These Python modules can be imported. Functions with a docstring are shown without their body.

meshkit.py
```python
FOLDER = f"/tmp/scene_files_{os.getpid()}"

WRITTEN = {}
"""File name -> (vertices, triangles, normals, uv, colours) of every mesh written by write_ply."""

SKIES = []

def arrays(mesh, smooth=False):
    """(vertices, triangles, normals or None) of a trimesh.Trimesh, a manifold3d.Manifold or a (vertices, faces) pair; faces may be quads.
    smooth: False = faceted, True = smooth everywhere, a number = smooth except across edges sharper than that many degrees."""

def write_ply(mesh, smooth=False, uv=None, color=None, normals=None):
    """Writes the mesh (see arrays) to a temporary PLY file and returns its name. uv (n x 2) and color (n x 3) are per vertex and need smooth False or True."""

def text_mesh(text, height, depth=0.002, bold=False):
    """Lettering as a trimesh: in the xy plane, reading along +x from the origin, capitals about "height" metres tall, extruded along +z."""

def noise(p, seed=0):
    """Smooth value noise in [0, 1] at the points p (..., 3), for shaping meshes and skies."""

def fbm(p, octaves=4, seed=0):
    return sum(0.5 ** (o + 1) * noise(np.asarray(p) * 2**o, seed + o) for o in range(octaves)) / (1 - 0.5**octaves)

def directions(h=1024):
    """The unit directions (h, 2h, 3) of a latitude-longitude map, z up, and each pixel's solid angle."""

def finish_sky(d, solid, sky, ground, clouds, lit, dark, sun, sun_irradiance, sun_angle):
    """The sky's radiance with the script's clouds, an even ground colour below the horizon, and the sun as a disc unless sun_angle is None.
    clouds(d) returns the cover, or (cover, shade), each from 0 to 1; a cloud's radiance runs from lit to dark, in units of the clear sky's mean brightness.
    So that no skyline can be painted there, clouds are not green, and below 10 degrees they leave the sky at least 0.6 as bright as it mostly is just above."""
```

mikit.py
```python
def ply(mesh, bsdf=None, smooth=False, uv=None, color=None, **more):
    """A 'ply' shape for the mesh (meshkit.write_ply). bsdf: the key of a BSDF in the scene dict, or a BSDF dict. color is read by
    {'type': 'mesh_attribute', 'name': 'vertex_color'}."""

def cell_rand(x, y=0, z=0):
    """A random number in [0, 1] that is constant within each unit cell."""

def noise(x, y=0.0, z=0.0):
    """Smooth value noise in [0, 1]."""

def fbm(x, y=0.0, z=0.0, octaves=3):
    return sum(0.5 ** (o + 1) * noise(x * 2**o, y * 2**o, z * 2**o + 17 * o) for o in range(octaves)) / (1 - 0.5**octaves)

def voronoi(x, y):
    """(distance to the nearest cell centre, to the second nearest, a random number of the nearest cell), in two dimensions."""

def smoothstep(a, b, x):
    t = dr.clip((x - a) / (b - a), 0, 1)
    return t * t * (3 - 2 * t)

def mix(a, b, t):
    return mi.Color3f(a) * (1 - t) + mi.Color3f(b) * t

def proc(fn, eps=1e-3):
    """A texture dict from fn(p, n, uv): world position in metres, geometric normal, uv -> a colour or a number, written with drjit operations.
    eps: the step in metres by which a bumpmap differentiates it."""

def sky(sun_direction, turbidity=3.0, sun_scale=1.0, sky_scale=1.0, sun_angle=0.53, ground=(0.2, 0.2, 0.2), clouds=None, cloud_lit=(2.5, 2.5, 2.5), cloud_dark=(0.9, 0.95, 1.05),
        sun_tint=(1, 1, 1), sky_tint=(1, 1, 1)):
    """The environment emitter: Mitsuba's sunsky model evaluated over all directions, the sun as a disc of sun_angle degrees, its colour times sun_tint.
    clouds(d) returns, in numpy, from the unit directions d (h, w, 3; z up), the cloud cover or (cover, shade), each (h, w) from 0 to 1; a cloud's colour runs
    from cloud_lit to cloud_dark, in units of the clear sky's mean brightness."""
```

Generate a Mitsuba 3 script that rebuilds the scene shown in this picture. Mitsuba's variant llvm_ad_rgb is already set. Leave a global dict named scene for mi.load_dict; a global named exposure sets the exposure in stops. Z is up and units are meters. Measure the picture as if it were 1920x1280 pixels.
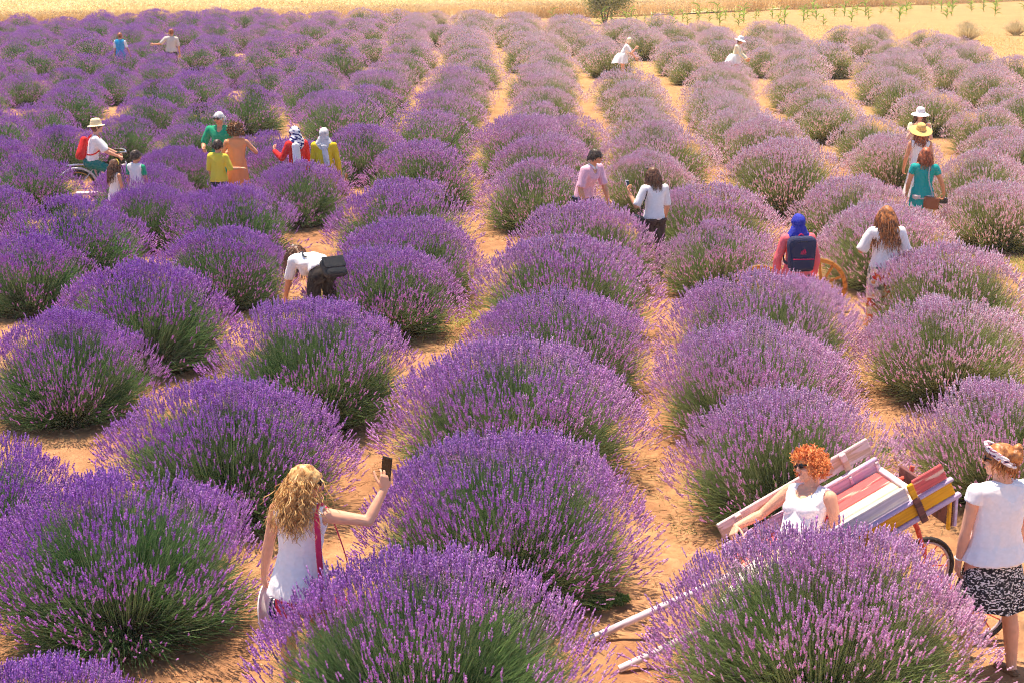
import math, random
import numpy as np
import trimesh
import manifold3d as mf
import drjit as dr
import mitsuba as mi
import mikit, meshkit
from mikit import proc, noise, cell_rand, fbm, smoothstep, mix

# ------------------------------------------------------------------ camera, sky, exposure
T = mi.ScalarTransform4f
PITCH, EYE = 14.2, 4.84
exposure = 2.5
scene, labels = {}, {}
scene['camera'] = {'type': 'perspective', 'fov': math.degrees(2 * math.atan(960 / 3000)), 'fov_axis': 'x', 'near_clip': 0.1, 'far_clip': 2000.0,
                   'to_world': T().look_at(origin=[0, 0, EYE], target=[0, math.cos(math.radians(PITCH)), EYE - math.sin(math.radians(PITCH))], up=[0, 0, 1])}
scene['sky'] = mikit.sky([-0.13, 0.20, 1.0], turbidity=3, sun_tint=(1.0, 0.98, 0.95), ground=(0.3, 0.2, 0.12))

# ------------------------------------------------------------------ helpers
def ref(k):
    return {'type': 'ref', 'id': k}

def numbered(name):
    if name not in labels and name not in scene and not any(k.startswith(name + '__') for k in scene):
        return name
    i = 1
    while True:
        k = '%s_%03d' % (name, i)
        if k not in labels and k not in scene and not any(q.startswith(k + '__') for q in scene):
            return k
        i += 1

def thing(name, label, cat, group=None):
    key = numbered(name)
    labels[key] = {'label': label, 'category': cat}
    if group:
        labels[key]['group'] = group
    return key

def put(parent, name, mesh, bsdf, smooth=40, label=None, **more):
    """One entry: a part of parent (a thing or a part)."""
    base = parent + '__' + name
    k, i = base, 0
    while k in scene:
        i += 1
        k = '%s_%03d' % (base, i)
    scene[k] = mikit.ply(mesh, bsdf, smooth=smooth, **more)
    if label:
        labels[k] = {'label': label}
    return k

def mat(name, color, rough=0.8, spec=0.3, **more):
    scene[name] = {'type': 'twosided', 'bsdf': {'type': 'principled', 'base_color': {'type': 'rgb', 'value': list(color)} if not isinstance(color, dict) else color,
                                                'roughness': rough, 'specular': spec, **more}}
    return name

def srgb(*c):
    c = np.array(c, float) / 255
    return [float(v) for v in np.where(c < .04045, c / 12.92, ((c + .055) / 1.055) ** 2.4)]

def cat(meshes):
    return trimesh.util.concatenate([m for m in meshes if m is not None])

def TM(v, f):
    return trimesh.Trimesh(np.asarray(v, float), np.asarray(f, int), process=False)

def unit(v):
    v = np.asarray(v, float)
    return v / np.linalg.norm(v)

def frame_of(d):
    d = unit(d)
    a = np.cross(d, [0, 0, 1.0] if abs(d[2]) < .9 else [1.0, 0, 0])
    a = unit(a)
    return a, np.cross(d, a), d

def tube(pts, rad, sides=8, cap=True):
    """A closed tapered tube along a polyline."""
    p = np.asarray(pts, float)
    n = len(p)
    rad = np.broadcast_to(np.asarray(rad, float), (n,))
    t = np.gradient(p, axis=0)
    t /= np.linalg.norm(t, axis=1, keepdims=True) + 1e-12
    a, b, _ = frame_of(t[0])
    rows = []
    ang = np.arange(sides) * 2 * np.pi / sides
    for i in range(n):
        a = unit(a - t[i] * (a @ t[i]))
        b = np.cross(t[i], a)
        rows.append(p[i] + rad[i] * (np.cos(ang)[:, None] * a + np.sin(ang)[:, None] * b))
    v = np.vstack(rows)
    f = []
    for i in range(n - 1):
        for j in range(sides):
            k = (j + 1) % sides
            f += [[i * sides + j, i * sides + k, (i + 1) * sides + k], [i * sides + j, (i + 1) * sides + k, (i + 1) * sides + j]]
    if cap:
        v = np.vstack([v, p[:1], p[-1:]])
        c0, c1 = n * sides, n * sides + 1
        for j in range(sides):
            k = (j + 1) % sides
            f += [[c0, k, j], [c1, (n - 1) * sides + j, (n - 1) * sides + k]]
    return TM(v, f)

def boxm(c, size, R=None, bevel=0.0):
    """A box (optionally with chamfered edges), centre c, full size."""
    s = np.asarray(size, float) / 2
    if bevel > 0:
        b = min(bevel, s.min() * .8)
        pts = []
        for sx in (-1, 1):
            for sy in (-1, 1):
                for sz in (-1, 1):
                    q = np.array([sx, sy, sz])
                    for k in range(3):
                        o = s - b
                        o[k] = s[k]
                        pts.append(q * o)
        m = trimesh.convex.convex_hull(np.array(pts))
    else:
        m = trimesh.creation.box(extents=2 * s)
    v = np.array(m.vertices)
    if R is not None:
        v = v @ np.asarray(R).T
    return TM(v + np.asarray(c, float), m.faces)

def lathe(profile, sides=24):
    pr = np.asarray(profile, float)
    return trimesh.creation.revolve(pr, sections=sides)

def moved(m, R=None, t=(0, 0, 0)):
    v = np.array(m.vertices)
    if R is not None:
        v = v @ np.asarray(R).T
    return TM(v + np.asarray(t, float), m.faces)

def rotz(a):
    c, s = math.cos(a), math.sin(a)
    return np.array([[c, -s, 0], [s, c, 0], [0, 0, 1.0]])

def rotx(a):
    c, s = math.cos(a), math.sin(a)
    return np.array([[1.0, 0, 0], [0, c, -s], [0, s, c]])

def roty(a):
    c, s = math.cos(a), math.sin(a)
    return np.array([[c, 0, s], [0, 1.0, 0], [-s, 0, c]])

D2R = math.pi / 180

# ------------------------------------------------------------------ plant colours: violet on the left; the warm glow at far right is painted in
def pinkness(p):
    return smoothstep(-0.25, 0.50, p.x * 0.05 + (p.y - 12.0) * 0.0085 + 0.12 * (noise(p.x * .35, p.y * .35, 2.0) - .5))

def flower_color(p, n, uv):
    g = pinkness(p)
    r = uv.x
    base = mix(mix((.430, .150, .610), (.630, .320, .750), r), mix((.950, .560, .700), (.985, .780, .820), r), g)
    dry = smoothstep(.86, 1.0, r)
    base = mix(base, mix((.48, .36, .50), (.74, .56, .56), g), dry * .8)
    k = cell_rand(dr.floor(uv.y * 7.0), dr.floor(r * 977.0), dr.floor((p.x + p.y) * 40.0))
    return dr.clip(mi.Color3f(base) * (.55 + .85 * k * k + .25 * noise(r * 313.0)), 0.0, .95)

def leaf_color(p, n, uv):
    g = pinkness(p)
    r = uv.x
    c = mix(mix((.060, .150, .055), (.140, .280, .095), r), mix((.200, .260, .080), (.360, .390, .150), r), g)
    return mix(c, (.055, .040, .022), smoothstep(-.5, -.9, uv.y))

def stem_color(p, n, uv):
    g = pinkness(p)
    c = mix(mix((.140, .260, .100), (.280, .380, .180), uv.x), mix((.300, .340, .130), (.480, .460, .250), uv.x), g)
    return c

for nm, fn, tr in (('flower_mat', flower_color, .55), ('leaf_mat', leaf_color, .5), ('stem_mat', stem_color, .4)):
    scene[nm] = {'type': 'principledthin', 'base_color': proc(fn), 'roughness': .75, 'spec_trans': 0.0, 'diff_trans': tr, 'eta': 1.35}

# ------------------------------------------------------------------ lavender bushes
def blades(p0, p1, p2, width, rng, segs, u, s0=0.0):
    """Flat tapering blades along quadratic curves, n x 3 control points."""
    n = len(p0)
    d = p2 - p0
    side = np.cross(d, rng.normal(size=(n, 3)))
    side /= np.linalg.norm(side, axis=1, keepdims=True) + 1e-9
    V, UV = [], []
    ts = np.linspace(s0, 1, segs + 1)
    for t in ts[:-1]:
        c = (1 - t) ** 2 * p0 + 2 * t * (1 - t) * p1 + t * t * p2
        w = (width * (1 - .55 * (t - s0) / (1 - s0)))[:, None]
        V += [c - side * w / 2, c + side * w / 2]
        UV += [np.stack([u, np.full(n, t)], 1)] * 2
    V.append(p2)
    UV.append(np.stack([u, np.ones(n)], 1))
    k = 2 * segs + 1
    V = np.stack(V, 1).reshape(-1, 3)
    UV = np.stack(UV, 1).reshape(-1, 2)
    f = []
    for s in range(segs - 1):
        f += [[2 * s, 2 * s + 1, 2 * s + 3], [2 * s, 2 * s + 3, 2 * s + 2]]
    f.append([2 * segs - 2, 2 * segs - 1, 2 * segs])
    F = (np.arange(n)[:, None, None] * k + np.array(f)[None]).reshape(-1, 3)
    return V, F, UV

def spikes(tip, direc, length, rad, rng, rings, u):
    """Flower heads: whorls of florets as knobbly three-sided solids. rings: list of (height, radius)."""
    n = len(tip)
    a = np.cross(direc, rng.normal(size=(n, 3)))
    a /= np.linalg.norm(a, axis=1, keepdims=True)
    b = np.cross(direc, a)
    V, UV = [], []
    for k, (h, r) in enumerate(rings):
        for j in range(3):
            an = j * 2 * np.pi / 3 + (k % 2) * np.pi / 3
            rr = (rad * r * rng.uniform(.8, 1.25, n))[:, None]
            V.append(tip + direc * (length * h)[:, None] + rr * (math.cos(an) * a + math.sin(an) * b))
            UV.append(np.stack([u, np.full(n, h)], 1))
    V += [tip, tip + direc * length[:, None]]
    UV += [np.stack([u, np.zeros(n)], 1), np.stack([u, np.ones(n)], 1)]
    m = len(rings)
    f = []
    for k in range(m - 1):
        lo, hi = 3 * k, 3 * k + 3
        for j in range(3):
            j2 = (j + 1) % 3
            if k % 2 == 0:
                f += [[lo + j, lo + j2, hi + j], [lo + j2, hi + j2, hi + j]]
            else:
                f += [[lo + j, hi + j2, hi + j], [lo + j, lo + j2, hi + j2]]
    for j in range(3):
        j2 = (j + 1) % 3
        f += [[3 * m, j2, j], [3 * m - 3 + j, 3 * m - 3 + j2, 3 * m + 1]]
    k = 3 * m + 2
    V = np.stack(V, 1).reshape(-1, 3)
    UV = np.stack(UV, 1).reshape(-1, 2)
    F = (np.arange(n)[:, None, None] * k + np.array(f)[None]).reshape(-1, 3)
    return V, F, UV

RINGS = {'near': [(.08, .8), (.26, .45), (.46, 1.15), (.64, .45), (.86, .8)],
         'mid': [(.12, .9), (.45, 1.0), (.8, .75)], 'far': [(.4, 1.0)]}
LOD = {'near': dict(n=5600, stem=.0036, segs=2, rad=.0068, leaves=14000, lw=.0070, lsegs=2),
       'mid': dict(n=4300, stem=.0044, segs=2, rad=.0070, leaves=7500, lw=.010, lsegs=2),
       'far': dict(n=2600, stem=.0070, segs=1, rad=.0095, leaves=3600, lw=.017, lsegs=1)}

def bush_parts(seed, lod, k=0):
    """A bush of unit radius: flower spikes on long radiating stems over a mound of grey-green leaves and an added wood-brown core that stops light leaking through."""
    q = LOD[lod]
    rng = np.random.default_rng(seed)
    cz, z0 = .95, .14

    def rays(n, cmin, clump, thin=0.0):
        k = int(n * 7)
        c = rng.uniform(cmin, 1, k)
        az = rng.uniform(0, 2 * np.pi, k)
        s = np.sqrt(1 - c * c)
        d = np.stack([s * np.cos(az), s * np.sin(az), c], 1)
        w = meshkit.fbm(d * 3.2 + seed * 7.7, 2, seed)
        keep = rng.uniform(size=k) < np.clip((w - .5) * clump + .5, .06, 1) * (1 - thin * (1 - c) ** .52)
        d = d[keep][:n]
        return d, 1 + .18 * (meshkit.fbm(d * 1.9 + seed * 3.1, 2, seed + 5) - .5) + .11 * (meshkit.noise(d * 6 + seed, seed + 9) - .5)

    # flower stems
    d, mod = rays(int(q['n'] * (1.0, .76, .9, .68, .82)[k]), .16 if lod == 'far' else .08, (2.6, 4.0, 3.2, 5.0, 4.4)[k], (.92, .96, .94, .97, .95)[k])
    n = len(d)
    r = mod * np.where(rng.uniform(size=n) < .74, rng.normal(.935, .028, n), rng.uniform(.62, .92, n))
    tip = d * np.array([1.11, 1.11, cz]) * r[:, None] + [0, 0, z0]
    tip[:, 2] = np.maximum(tip[:, 2], .07 + .05 * rng.uniform(size=n))
    tip += rng.normal(size=(n, 3)) * .012
    base = d * [.30, .30, 0] * rng.uniform(.3, 1, n)[:, None]
    L = np.linalg.norm(tip - base, axis=1)
    mid = base + (tip - base) * np.array([.66, .66, .46]) + np.array([0, 0, .03])
    u = rng.uniform(size=n)
    stems = blades(base, mid, tip, q['stem'] * rng.uniform(.7, 1.3, n), rng, q['segs'], u, .38)
    direc = tip - mid + rng.normal(size=(n, 3)) * .06
    direc /= np.linalg.norm(direc, axis=1, keepdims=True)
    direc[:, 2] += .38
    direc /= np.linalg.norm(direc, axis=1, keepdims=True)
    flowers = spikes(tip, direc, rng.uniform(.035, .085, n), q['rad'] * rng.uniform(.75, 1.2, n), rng, RINGS[lod], u)
    # leaves and bare green shoots
    d, mod = rays(q['leaves'], -.02, 1.6)
    n = len(d)
    r = mod * np.where(rng.uniform(size=n) < .6, rng.uniform(.55, .80, n), rng.uniform(.76, 1.0, n))
    tip = d * np.array([1, 1, cz]) * r[:, None] + [0, 0, z0 * .8]
    tip[:, 2] = np.maximum(tip[:, 2], .03)
    root = d * np.array([1, 1, cz]) * (r * rng.uniform(.35, .7, n))[:, None] + [0, 0, z0 * .4]
    root[:, 2] = np.maximum(root[:, 2], .01)
    mid = .5 * (tip + root) + np.array([0, 0, .05]) + rng.normal(size=(n, 3)) * .03
    leaves = blades(root, mid, tip + rng.normal(size=(n, 3)) * .02, q['lw'] * rng.uniform(.6, 1.4, n), rng, q['lsegs'], rng.uniform(size=n))
    ic = trimesh.creation.icosphere(3 if lod == 'near' else 2)  # opaque dark core, added so light does not leak through the mound
    cv = np.array(ic.vertices)
    cr = .50 + .22 * (meshkit.fbm(cv * 3 + seed, 3, seed) - .5)
    cv = cv * cr[:, None] * [1, 1, .80] + [0, 0, .12]
    cv[:, 2] = np.maximum(cv[:, 2], -.03)
    V = np.vstack([leaves[0], cv])
    F = np.vstack([leaves[1], np.array(ic.faces) + len(leaves[0])])
    UV = np.vstack([leaves[2], np.stack([np.full(len(cv), .3), np.full(len(cv), -1.0)], 1)])
    return {'flower_spikes': (flowers, 'flower_mat'), 'stems': (stems, 'stem_mat'), 'foliage': ((V, F, UV), 'leaf_mat')}

VARIANTS = {'near': 4, 'mid': 5, 'far': 5}
for lod, cnt in VARIANTS.items():
    for k in range(cnt):
        g = {'type': 'shapegroup'}
        for pn, ((v, f, uv), b) in bush_parts(11 + 10 * k + {'near': 0, 'mid': 100, 'far': 200}[lod], lod, k).items():
            g[pn] = mikit.ply((v, f), b, smooth=False, uv=uv)
        scene['lavender_%s_%d' % (lod, k)] = g

BUSHES = [tuple(map(float, t.split(','))) for t in """-2.72,8.00,0.88;-0.53,8.94,1.10;1.99,9.46,1.11;-2.78,10.68,1.07;-0.06,11.43,1.08;-4.29,11.72,1.00;2.37,12.93,1.02;-2.45,13.12,1.08;4.42,13.42,1.01;0.02,14.08,1.15;2.40,15.23,1.03;-2.06,15.86,1.10;-4.58,15.91,0.96;4.74,16.75,1.01;0.52,16.79,1.04;2.84,17.42,1.14;-4.26,17.90,1.11;5.33,18.94,1.07;0.66,19.46,1.13;-1.62,19.53,0.97;-6.38,20.74,0.89;-3.88,21.06,0.97;-1.41,21.43,1.02;2.87,21.77,0.89;1.05,22.37,1.10;5.34,22.37,1.10;-6.25,22.37,1.10;-4.19,23.76,1.05;-1.66,24.12,1.14;3.01,24.23,1.11;-8.25,24.74,0.95;5.40,25.14,0.98;-5.84,25.23,0.87;7.79,25.24,0.96;0.45,26.86,1.04;-3.70,27.34,0.97;-6.47,27.61,0.92;8.32,28.16,1.02;4.91,28.46,1.20;2.44,28.63,0.95;-8.72,28.69,0.89;-1.61,29.27,1.08;-4.08,29.81,1.06;0.63,30.03,1.06;-6.35,30.16,0.87;9.62,30.60,0.97;-10.22,30.80,1.01;7.56,31.44,1.00;2.89,31.57,1.14;-3.00,32.36,1.03;0.24,32.54,1.17;-5.05,32.78,0.85;-9.36,33.14,0.88;5.30,33.17,1.04;10.32,33.56,0.90;-6.90,34.36,0.86;-1.81,34.46,1.12;1.24,34.73,0.96;-11.37,34.75,1.08;7.84,34.91,0.94;-8.60,35.40,0.89;5.15,35.52,1.07;3.01,36.12,0.93;10.82,36.60,0.92;-3.98,37.60,1.13;-7.21,37.69,0.90;0.58,37.69,0.97;-11.12,37.73,0.93;-1.68,38.44,1.07;5.31,38.55,0.97;7.68,38.74,0.95;3.18,39.31,0.92;-13.16,39.47,0.90;12.69,39.52,0.94;-8.99,39.64,0.89;10.54,40.34,1.01;-6.72,40.66,1.07;0.81,40.97,0.96;5.23,41.03,0.94;-4.71,41.22,0.92;-11.43,41.51,0.93;7.94,41.54,1.00;-3.78,41.93,1.00;13.21,42.45,0.88;-9.28,42.52,1.04;3.28,43.05,0.96;5.57,43.61,1.04;-5.30,43.68,1.07;-1.51,43.69,0.97;-14.57,43.84,0.90;10.73,44.13,0.98;-11.99,44.38,0.90;0.99,45.27,1.01;-8.99,45.51,1.03;8.17,45.75,1.02;-3.76,45.83,1.00;-1.49,45.92,1.07;3.31,46.23,1.03;-5.93,46.23,0.89;13.60,46.29,0.98;-14.27,47.20,0.87;-11.91,47.61,0.88;11.03,47.84,0.98;6.18,48.07,1.01;-4.23,48.23,0.88;-7.38,48.36,0.87;-9.33,48.50,0.89;0.66,48.52,0.99;14.44,48.81,0.98;-1.78,49.20,0.96;-13.60,49.39,0.85;-16.26,49.75,0.92;-12.24,49.87,0.86;8.82,50.05,1.00;12.03,50.32,1.08;-6.11,50.58,0.91;1.10,50.87,0.89;-3.85,50.93,0.89;6.79,50.94,0.92;-11.26,51.49,0.88;14.17,51.63,0.94;16.12,51.90,0.99;-7.02,52.60,0.88;-1.12,52.67,0.88;-9.16,52.82,0.87;-16.59,53.26,0.84;1.33,53.52,1.05;12.11,53.64,0.89;9.54,53.96,1.05;6.01,54.23,0.88;-14.31,54.48,0.89;-3.73,54.67,0.90;-11.91,55.04,0.88;14.33,55.18,1.01;-5.87,55.36,1.05;-1.32,56.37,0.94;-13.56,56.37,0.85;-16.55,56.37,0.85;1.11,56.59,1.03;11.20,56.96,1.04;-8.92,57.00,0.87;3.42,57.06,1.08;9.03,57.10,0.95;13.70,57.48,0.89;16.26,57.50,1.03;-19.21,57.57,1.05;5.99,57.75,1.01;-6.89,57.89,0.87;-3.76,58.51,1.04;-1.67,59.31,1.03;10.35,59.31,0.95;0.59,59.34,1.06;-16.69,59.37,0.85;-11.58,59.39,0.87;7.77,59.45,1.00;3.20,59.59,0.89;14.17,60.26,0.97;-9.12,60.65,1.04;16.75,60.98,1.04;6.24,61.03,1.01;-14.01,61.15,0.86;-3.59,61.24,0.92;-18.73,61.37,0.87;9.08,61.72,1.00;11.63,61.85,0.92;-11.35,62.29,1.00;-1.60,62.32,1.03;-5.45,62.37,0.90;3.26,63.38,0.95;1.17,63.59,1.08;-16.39,63.60,0.89;-8.46,63.63,1.01;-21.55,64.10,0.96;-19.15,64.19,1.07;14.16,64.81,0.87;-11.98,64.83,0.93;8.23,65.39,1.01;5.40,65.47,1.00;-4.24,65.54,1.01;17.39,65.55,0.88;-17.44,66.01,0.99;-14.39,66.05,0.83;-9.47,66.28,0.95;11.33,66.28,0.95;-7.22,66.33,0.88;0.57,66.35,0.92;-2.00,66.64,1.03;-19.29,67.16,0.87;15.04,67.85,1.06;-21.18,68.02,0.86;2.83,68.18,1.05;8.59,68.31,0.98;17.45,68.52,0.87;-16.28,68.90,0.97;-13.95,68.95,1.06;-18.67,69.43,0.87;-7.11,69.53,0.89;-1.88,69.67,1.06;-23.31,69.69,1.02;-11.57,69.69,0.88;-4.55,69.85,1.04;5.59,69.85,1.04;0.44,70.33,1.09;11.73,70.48,1.01;-20.92,70.85,0.90;14.48,71.03,0.88;-16.83,71.42,0.98;9.09,71.44,0.88;-8.91,71.57,1.07;-14.26,71.69,0.85;-3.11,71.82,0.95;2.66,71.91,1.06;4.86,72.52,1.07;-6.41,72.56,0.88;7.30,72.56,0.97;-23.98,72.57,0.89;-18.71,72.60,1.06;0.01,73.16,1.07;-11.45,73.41,0.87;-21.79,73.85,0.86;11.47,74.28,1.00;-16.85,74.45,0.88;-4.25,74.50,1.01;-1.96,74.81,1.06;-7.21,74.93,1.04;8.67,74.93,0.91;-9.54,74.93,0.91;-13.73,75.00,0.91;2.78,75.05,1.16;-23.61,75.64,0.85;5.38,75.68,1.02;-19.28,75.83,0.89;0.40,76.60,1.18;-21.67,76.78,0.91;7.03,77.35,1.05;-6.58,77.51,0.93;-14.06,77.94,1.07;-25.30,77.94,1.04;-8.90,78.08,1.02;-11.79,78.39,0.86;-17.56,78.60,0.94;4.99,78.67,0.84;-19.82,78.69,1.03;-1.92,78.71,1.17;2.39,79.09,1.05;-4.86,79.29,0.91;-21.84,79.56,0.89;0.46,80.31,0.93;-15.57,80.38,1.03;-12.01,80.89,0.98;-24.37,81.08,0.93;-6.73,81.39,1.03;-19.08,81.44,0.94;-1.34,81.63,0.95;-9.31,82.54,1.00;-16.64,82.86,1.04;-13.69,82.89,0.97;-4.77,83.05,0.91;-11.24,83.43,0.96;-21.05,83.45,0.98;-18.42,84.11,1.04;-15.46,85.10,1.04;-5.95,85.31,1.01;-13.24,85.84,1.06;-10.21,85.89,0.89;-7.94,86.50,1.01;-4.02,86.56,0.85""".split(';')]
random.seed(3)
cols = {}
ORD = ['nearest', 'second', 'third', 'fourth', 'fifth', 'sixth', 'seventh', 'eighth', 'ninth', 'tenth']
def nth(i):
    return ORD[i] if i < 10 else '%dth' % (i + 1)
for i, (x, y, R) in enumerate(BUSHES):
    R *= float(np.interp(y, [17, 26, 45], [1.0, 1.03, 1.06]))
    lod = 'near' if y < 17.5 else 'mid' if y < 34 else 'far'
    k = (i * 3 + i // 5) % VARIANTS[lod]
    col = int(round((x - .3) / 2.5))
    idx = cols.setdefault(col, 0)
    cols[col] += 1
    row = 'middle row' if col == 0 else '%s row %s of middle' % (['next', 'second', 'third', 'fourth', 'fifth', 'sixth', 'seventh', 'eighth', 'ninth', 'tenth', 'eleventh'][abs(col) - 1], 'right' if col > 0 else 'left')
    g = x * .05 + (y - 12) * .0085
    tint = 'deep violet' if g < -.02 else 'violet' if g < .2 else 'mauve' if g < .45 else 'pale pink'
    key = thing('lavender_bush', '%s lavender bush, %s from front in %s' % (tint, nth(idx), row), 'lavender bush', 'lavender bushes planted in rows')
    hs = random.uniform(.95, 1.04)
    scene[key] = {'type': 'instance', 'group': ref('lavender_%s_%d' % (lod, k)),
                  'to_world': T().translate([x, y, .0]).rotate([0, 0, 1], random.uniform(0, 360)).scale([R, R * random.uniform(.96, 1.06), R * hs])}

# ------------------------------------------------------------------ the ground
def spaced(lo, hi, fine_lo, fine_hi, step, grow):
    a = list(np.arange(fine_lo, fine_hi, step))
    s, x = step, fine_hi
    while x < hi:
        a.append(x); s *= grow; x += s
    a.append(hi)
    s, x = step * grow, fine_lo - step
    while x > lo:
        a.insert(0, x); s *= grow; x -= s
    a.insert(0, lo)
    return np.array(a)

def ground_z(x, y):
    p = np.stack([np.asarray(x, float), np.asarray(y, float), np.zeros_like(np.asarray(x, float))], -1)
    near = np.clip((45 - p[..., 1]) / 20, 0, 1)
    return .05 * (meshkit.fbm(p * .6, 2, 3) - .5) + near * (.060 * (meshkit.fbm(p * 2.6, 3, 8) - .5) + .05 * np.clip(meshkit.fbm(p * 5.5, 2, 18) - .56, 0, 1))

def grid(xs, ys, zf):
    X, Y = np.meshgrid(xs, ys)
    v = np.stack([X, Y, zf(X, Y)], -1).reshape(-1, 3)
    i, j = np.meshgrid(np.arange(len(ys) - 1), np.arange(len(xs) - 1), indexing='ij')
    a = i * len(xs) + j
    f = np.stack([a, a + 1, a + len(xs) + 1, a + len(xs)], -1).reshape(-1, 4)
    return v, f

def soil_color(p, n, uv):
    a = fbm(p.x * .35, p.y * .35, 1.0, 3)
    b = fbm(p.x * 7, p.y * 7, 4.0, 3)
    c = mix((.36, .178, .090), (.46, .255, .138), a)
    c = mi.Color3f(c) * (.66 + .62 * b)
    c = mix(c, (.30, .135, .070), smoothstep(.52, .74, fbm(p.x * 1.3, p.y * 1.3, 14.0, 3)) * .55)
    straw = smoothstep(.50, .72, fbm(p.x * .8, p.y * .8, 9.0, 3)) * smoothstep(.35, .65, noise(p.x * 22, p.y * 22, 3.0))
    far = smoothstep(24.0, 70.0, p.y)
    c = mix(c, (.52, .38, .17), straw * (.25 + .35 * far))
    c = mix(c, (.58, .37, .165), far * .6)  # warm yellow cast of the distance put into the soil colour
    return c

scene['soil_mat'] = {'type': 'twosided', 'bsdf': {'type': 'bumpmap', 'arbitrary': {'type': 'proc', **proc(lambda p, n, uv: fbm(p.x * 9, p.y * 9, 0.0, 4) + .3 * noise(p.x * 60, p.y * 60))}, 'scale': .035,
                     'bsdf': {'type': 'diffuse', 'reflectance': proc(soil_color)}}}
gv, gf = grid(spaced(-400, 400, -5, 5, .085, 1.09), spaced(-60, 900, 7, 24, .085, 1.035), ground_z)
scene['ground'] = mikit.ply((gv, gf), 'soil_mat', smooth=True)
labels['ground'] = {'label': 'dry orange soil between the lavender rows', 'kind': 'structure'}

# ------------------------------------------------------------------ people: one continuous body each, hair and clothes as parts
def Rm(R=None, c=(0, 0, 0)):
    R = np.eye(3) if R is None else R
    return np.hstack([R, np.asarray(c, float)[:, None]])

def ell(c, r, R=None, seg=12):
    r = (r, r, r) if np.isscalar(r) else r
    return mf.Manifold.sphere(1.0, seg).scale(tuple(r)).transform(Rm(R, c))

def hull(*a):
    return mf.Manifold.batch_hull(list(a))

def union(a):
    return mf.Manifold.batch_boolean(list(a), mf.OpType.Add)

def to_tm(man):
    m = man.to_mesh()
    return trimesh.Trimesh(np.array(m.vert_properties[:, :3], float), np.array(m.tri_verts), process=False)

def to_man(tm):
    return mf.Manifold(mf.Mesh(vert_properties=np.asarray(tm.vertices, np.float32), tri_verts=np.asarray(tm.faces, np.uint32)))

def smoothed(man, length, it=8):
    tm = to_tm(man.refine_to_length(length))
    if it:
        trimesh.smoothing.filter_taubin(tm, lamb=.5, nu=.53, iterations=it)
    return tm

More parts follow.
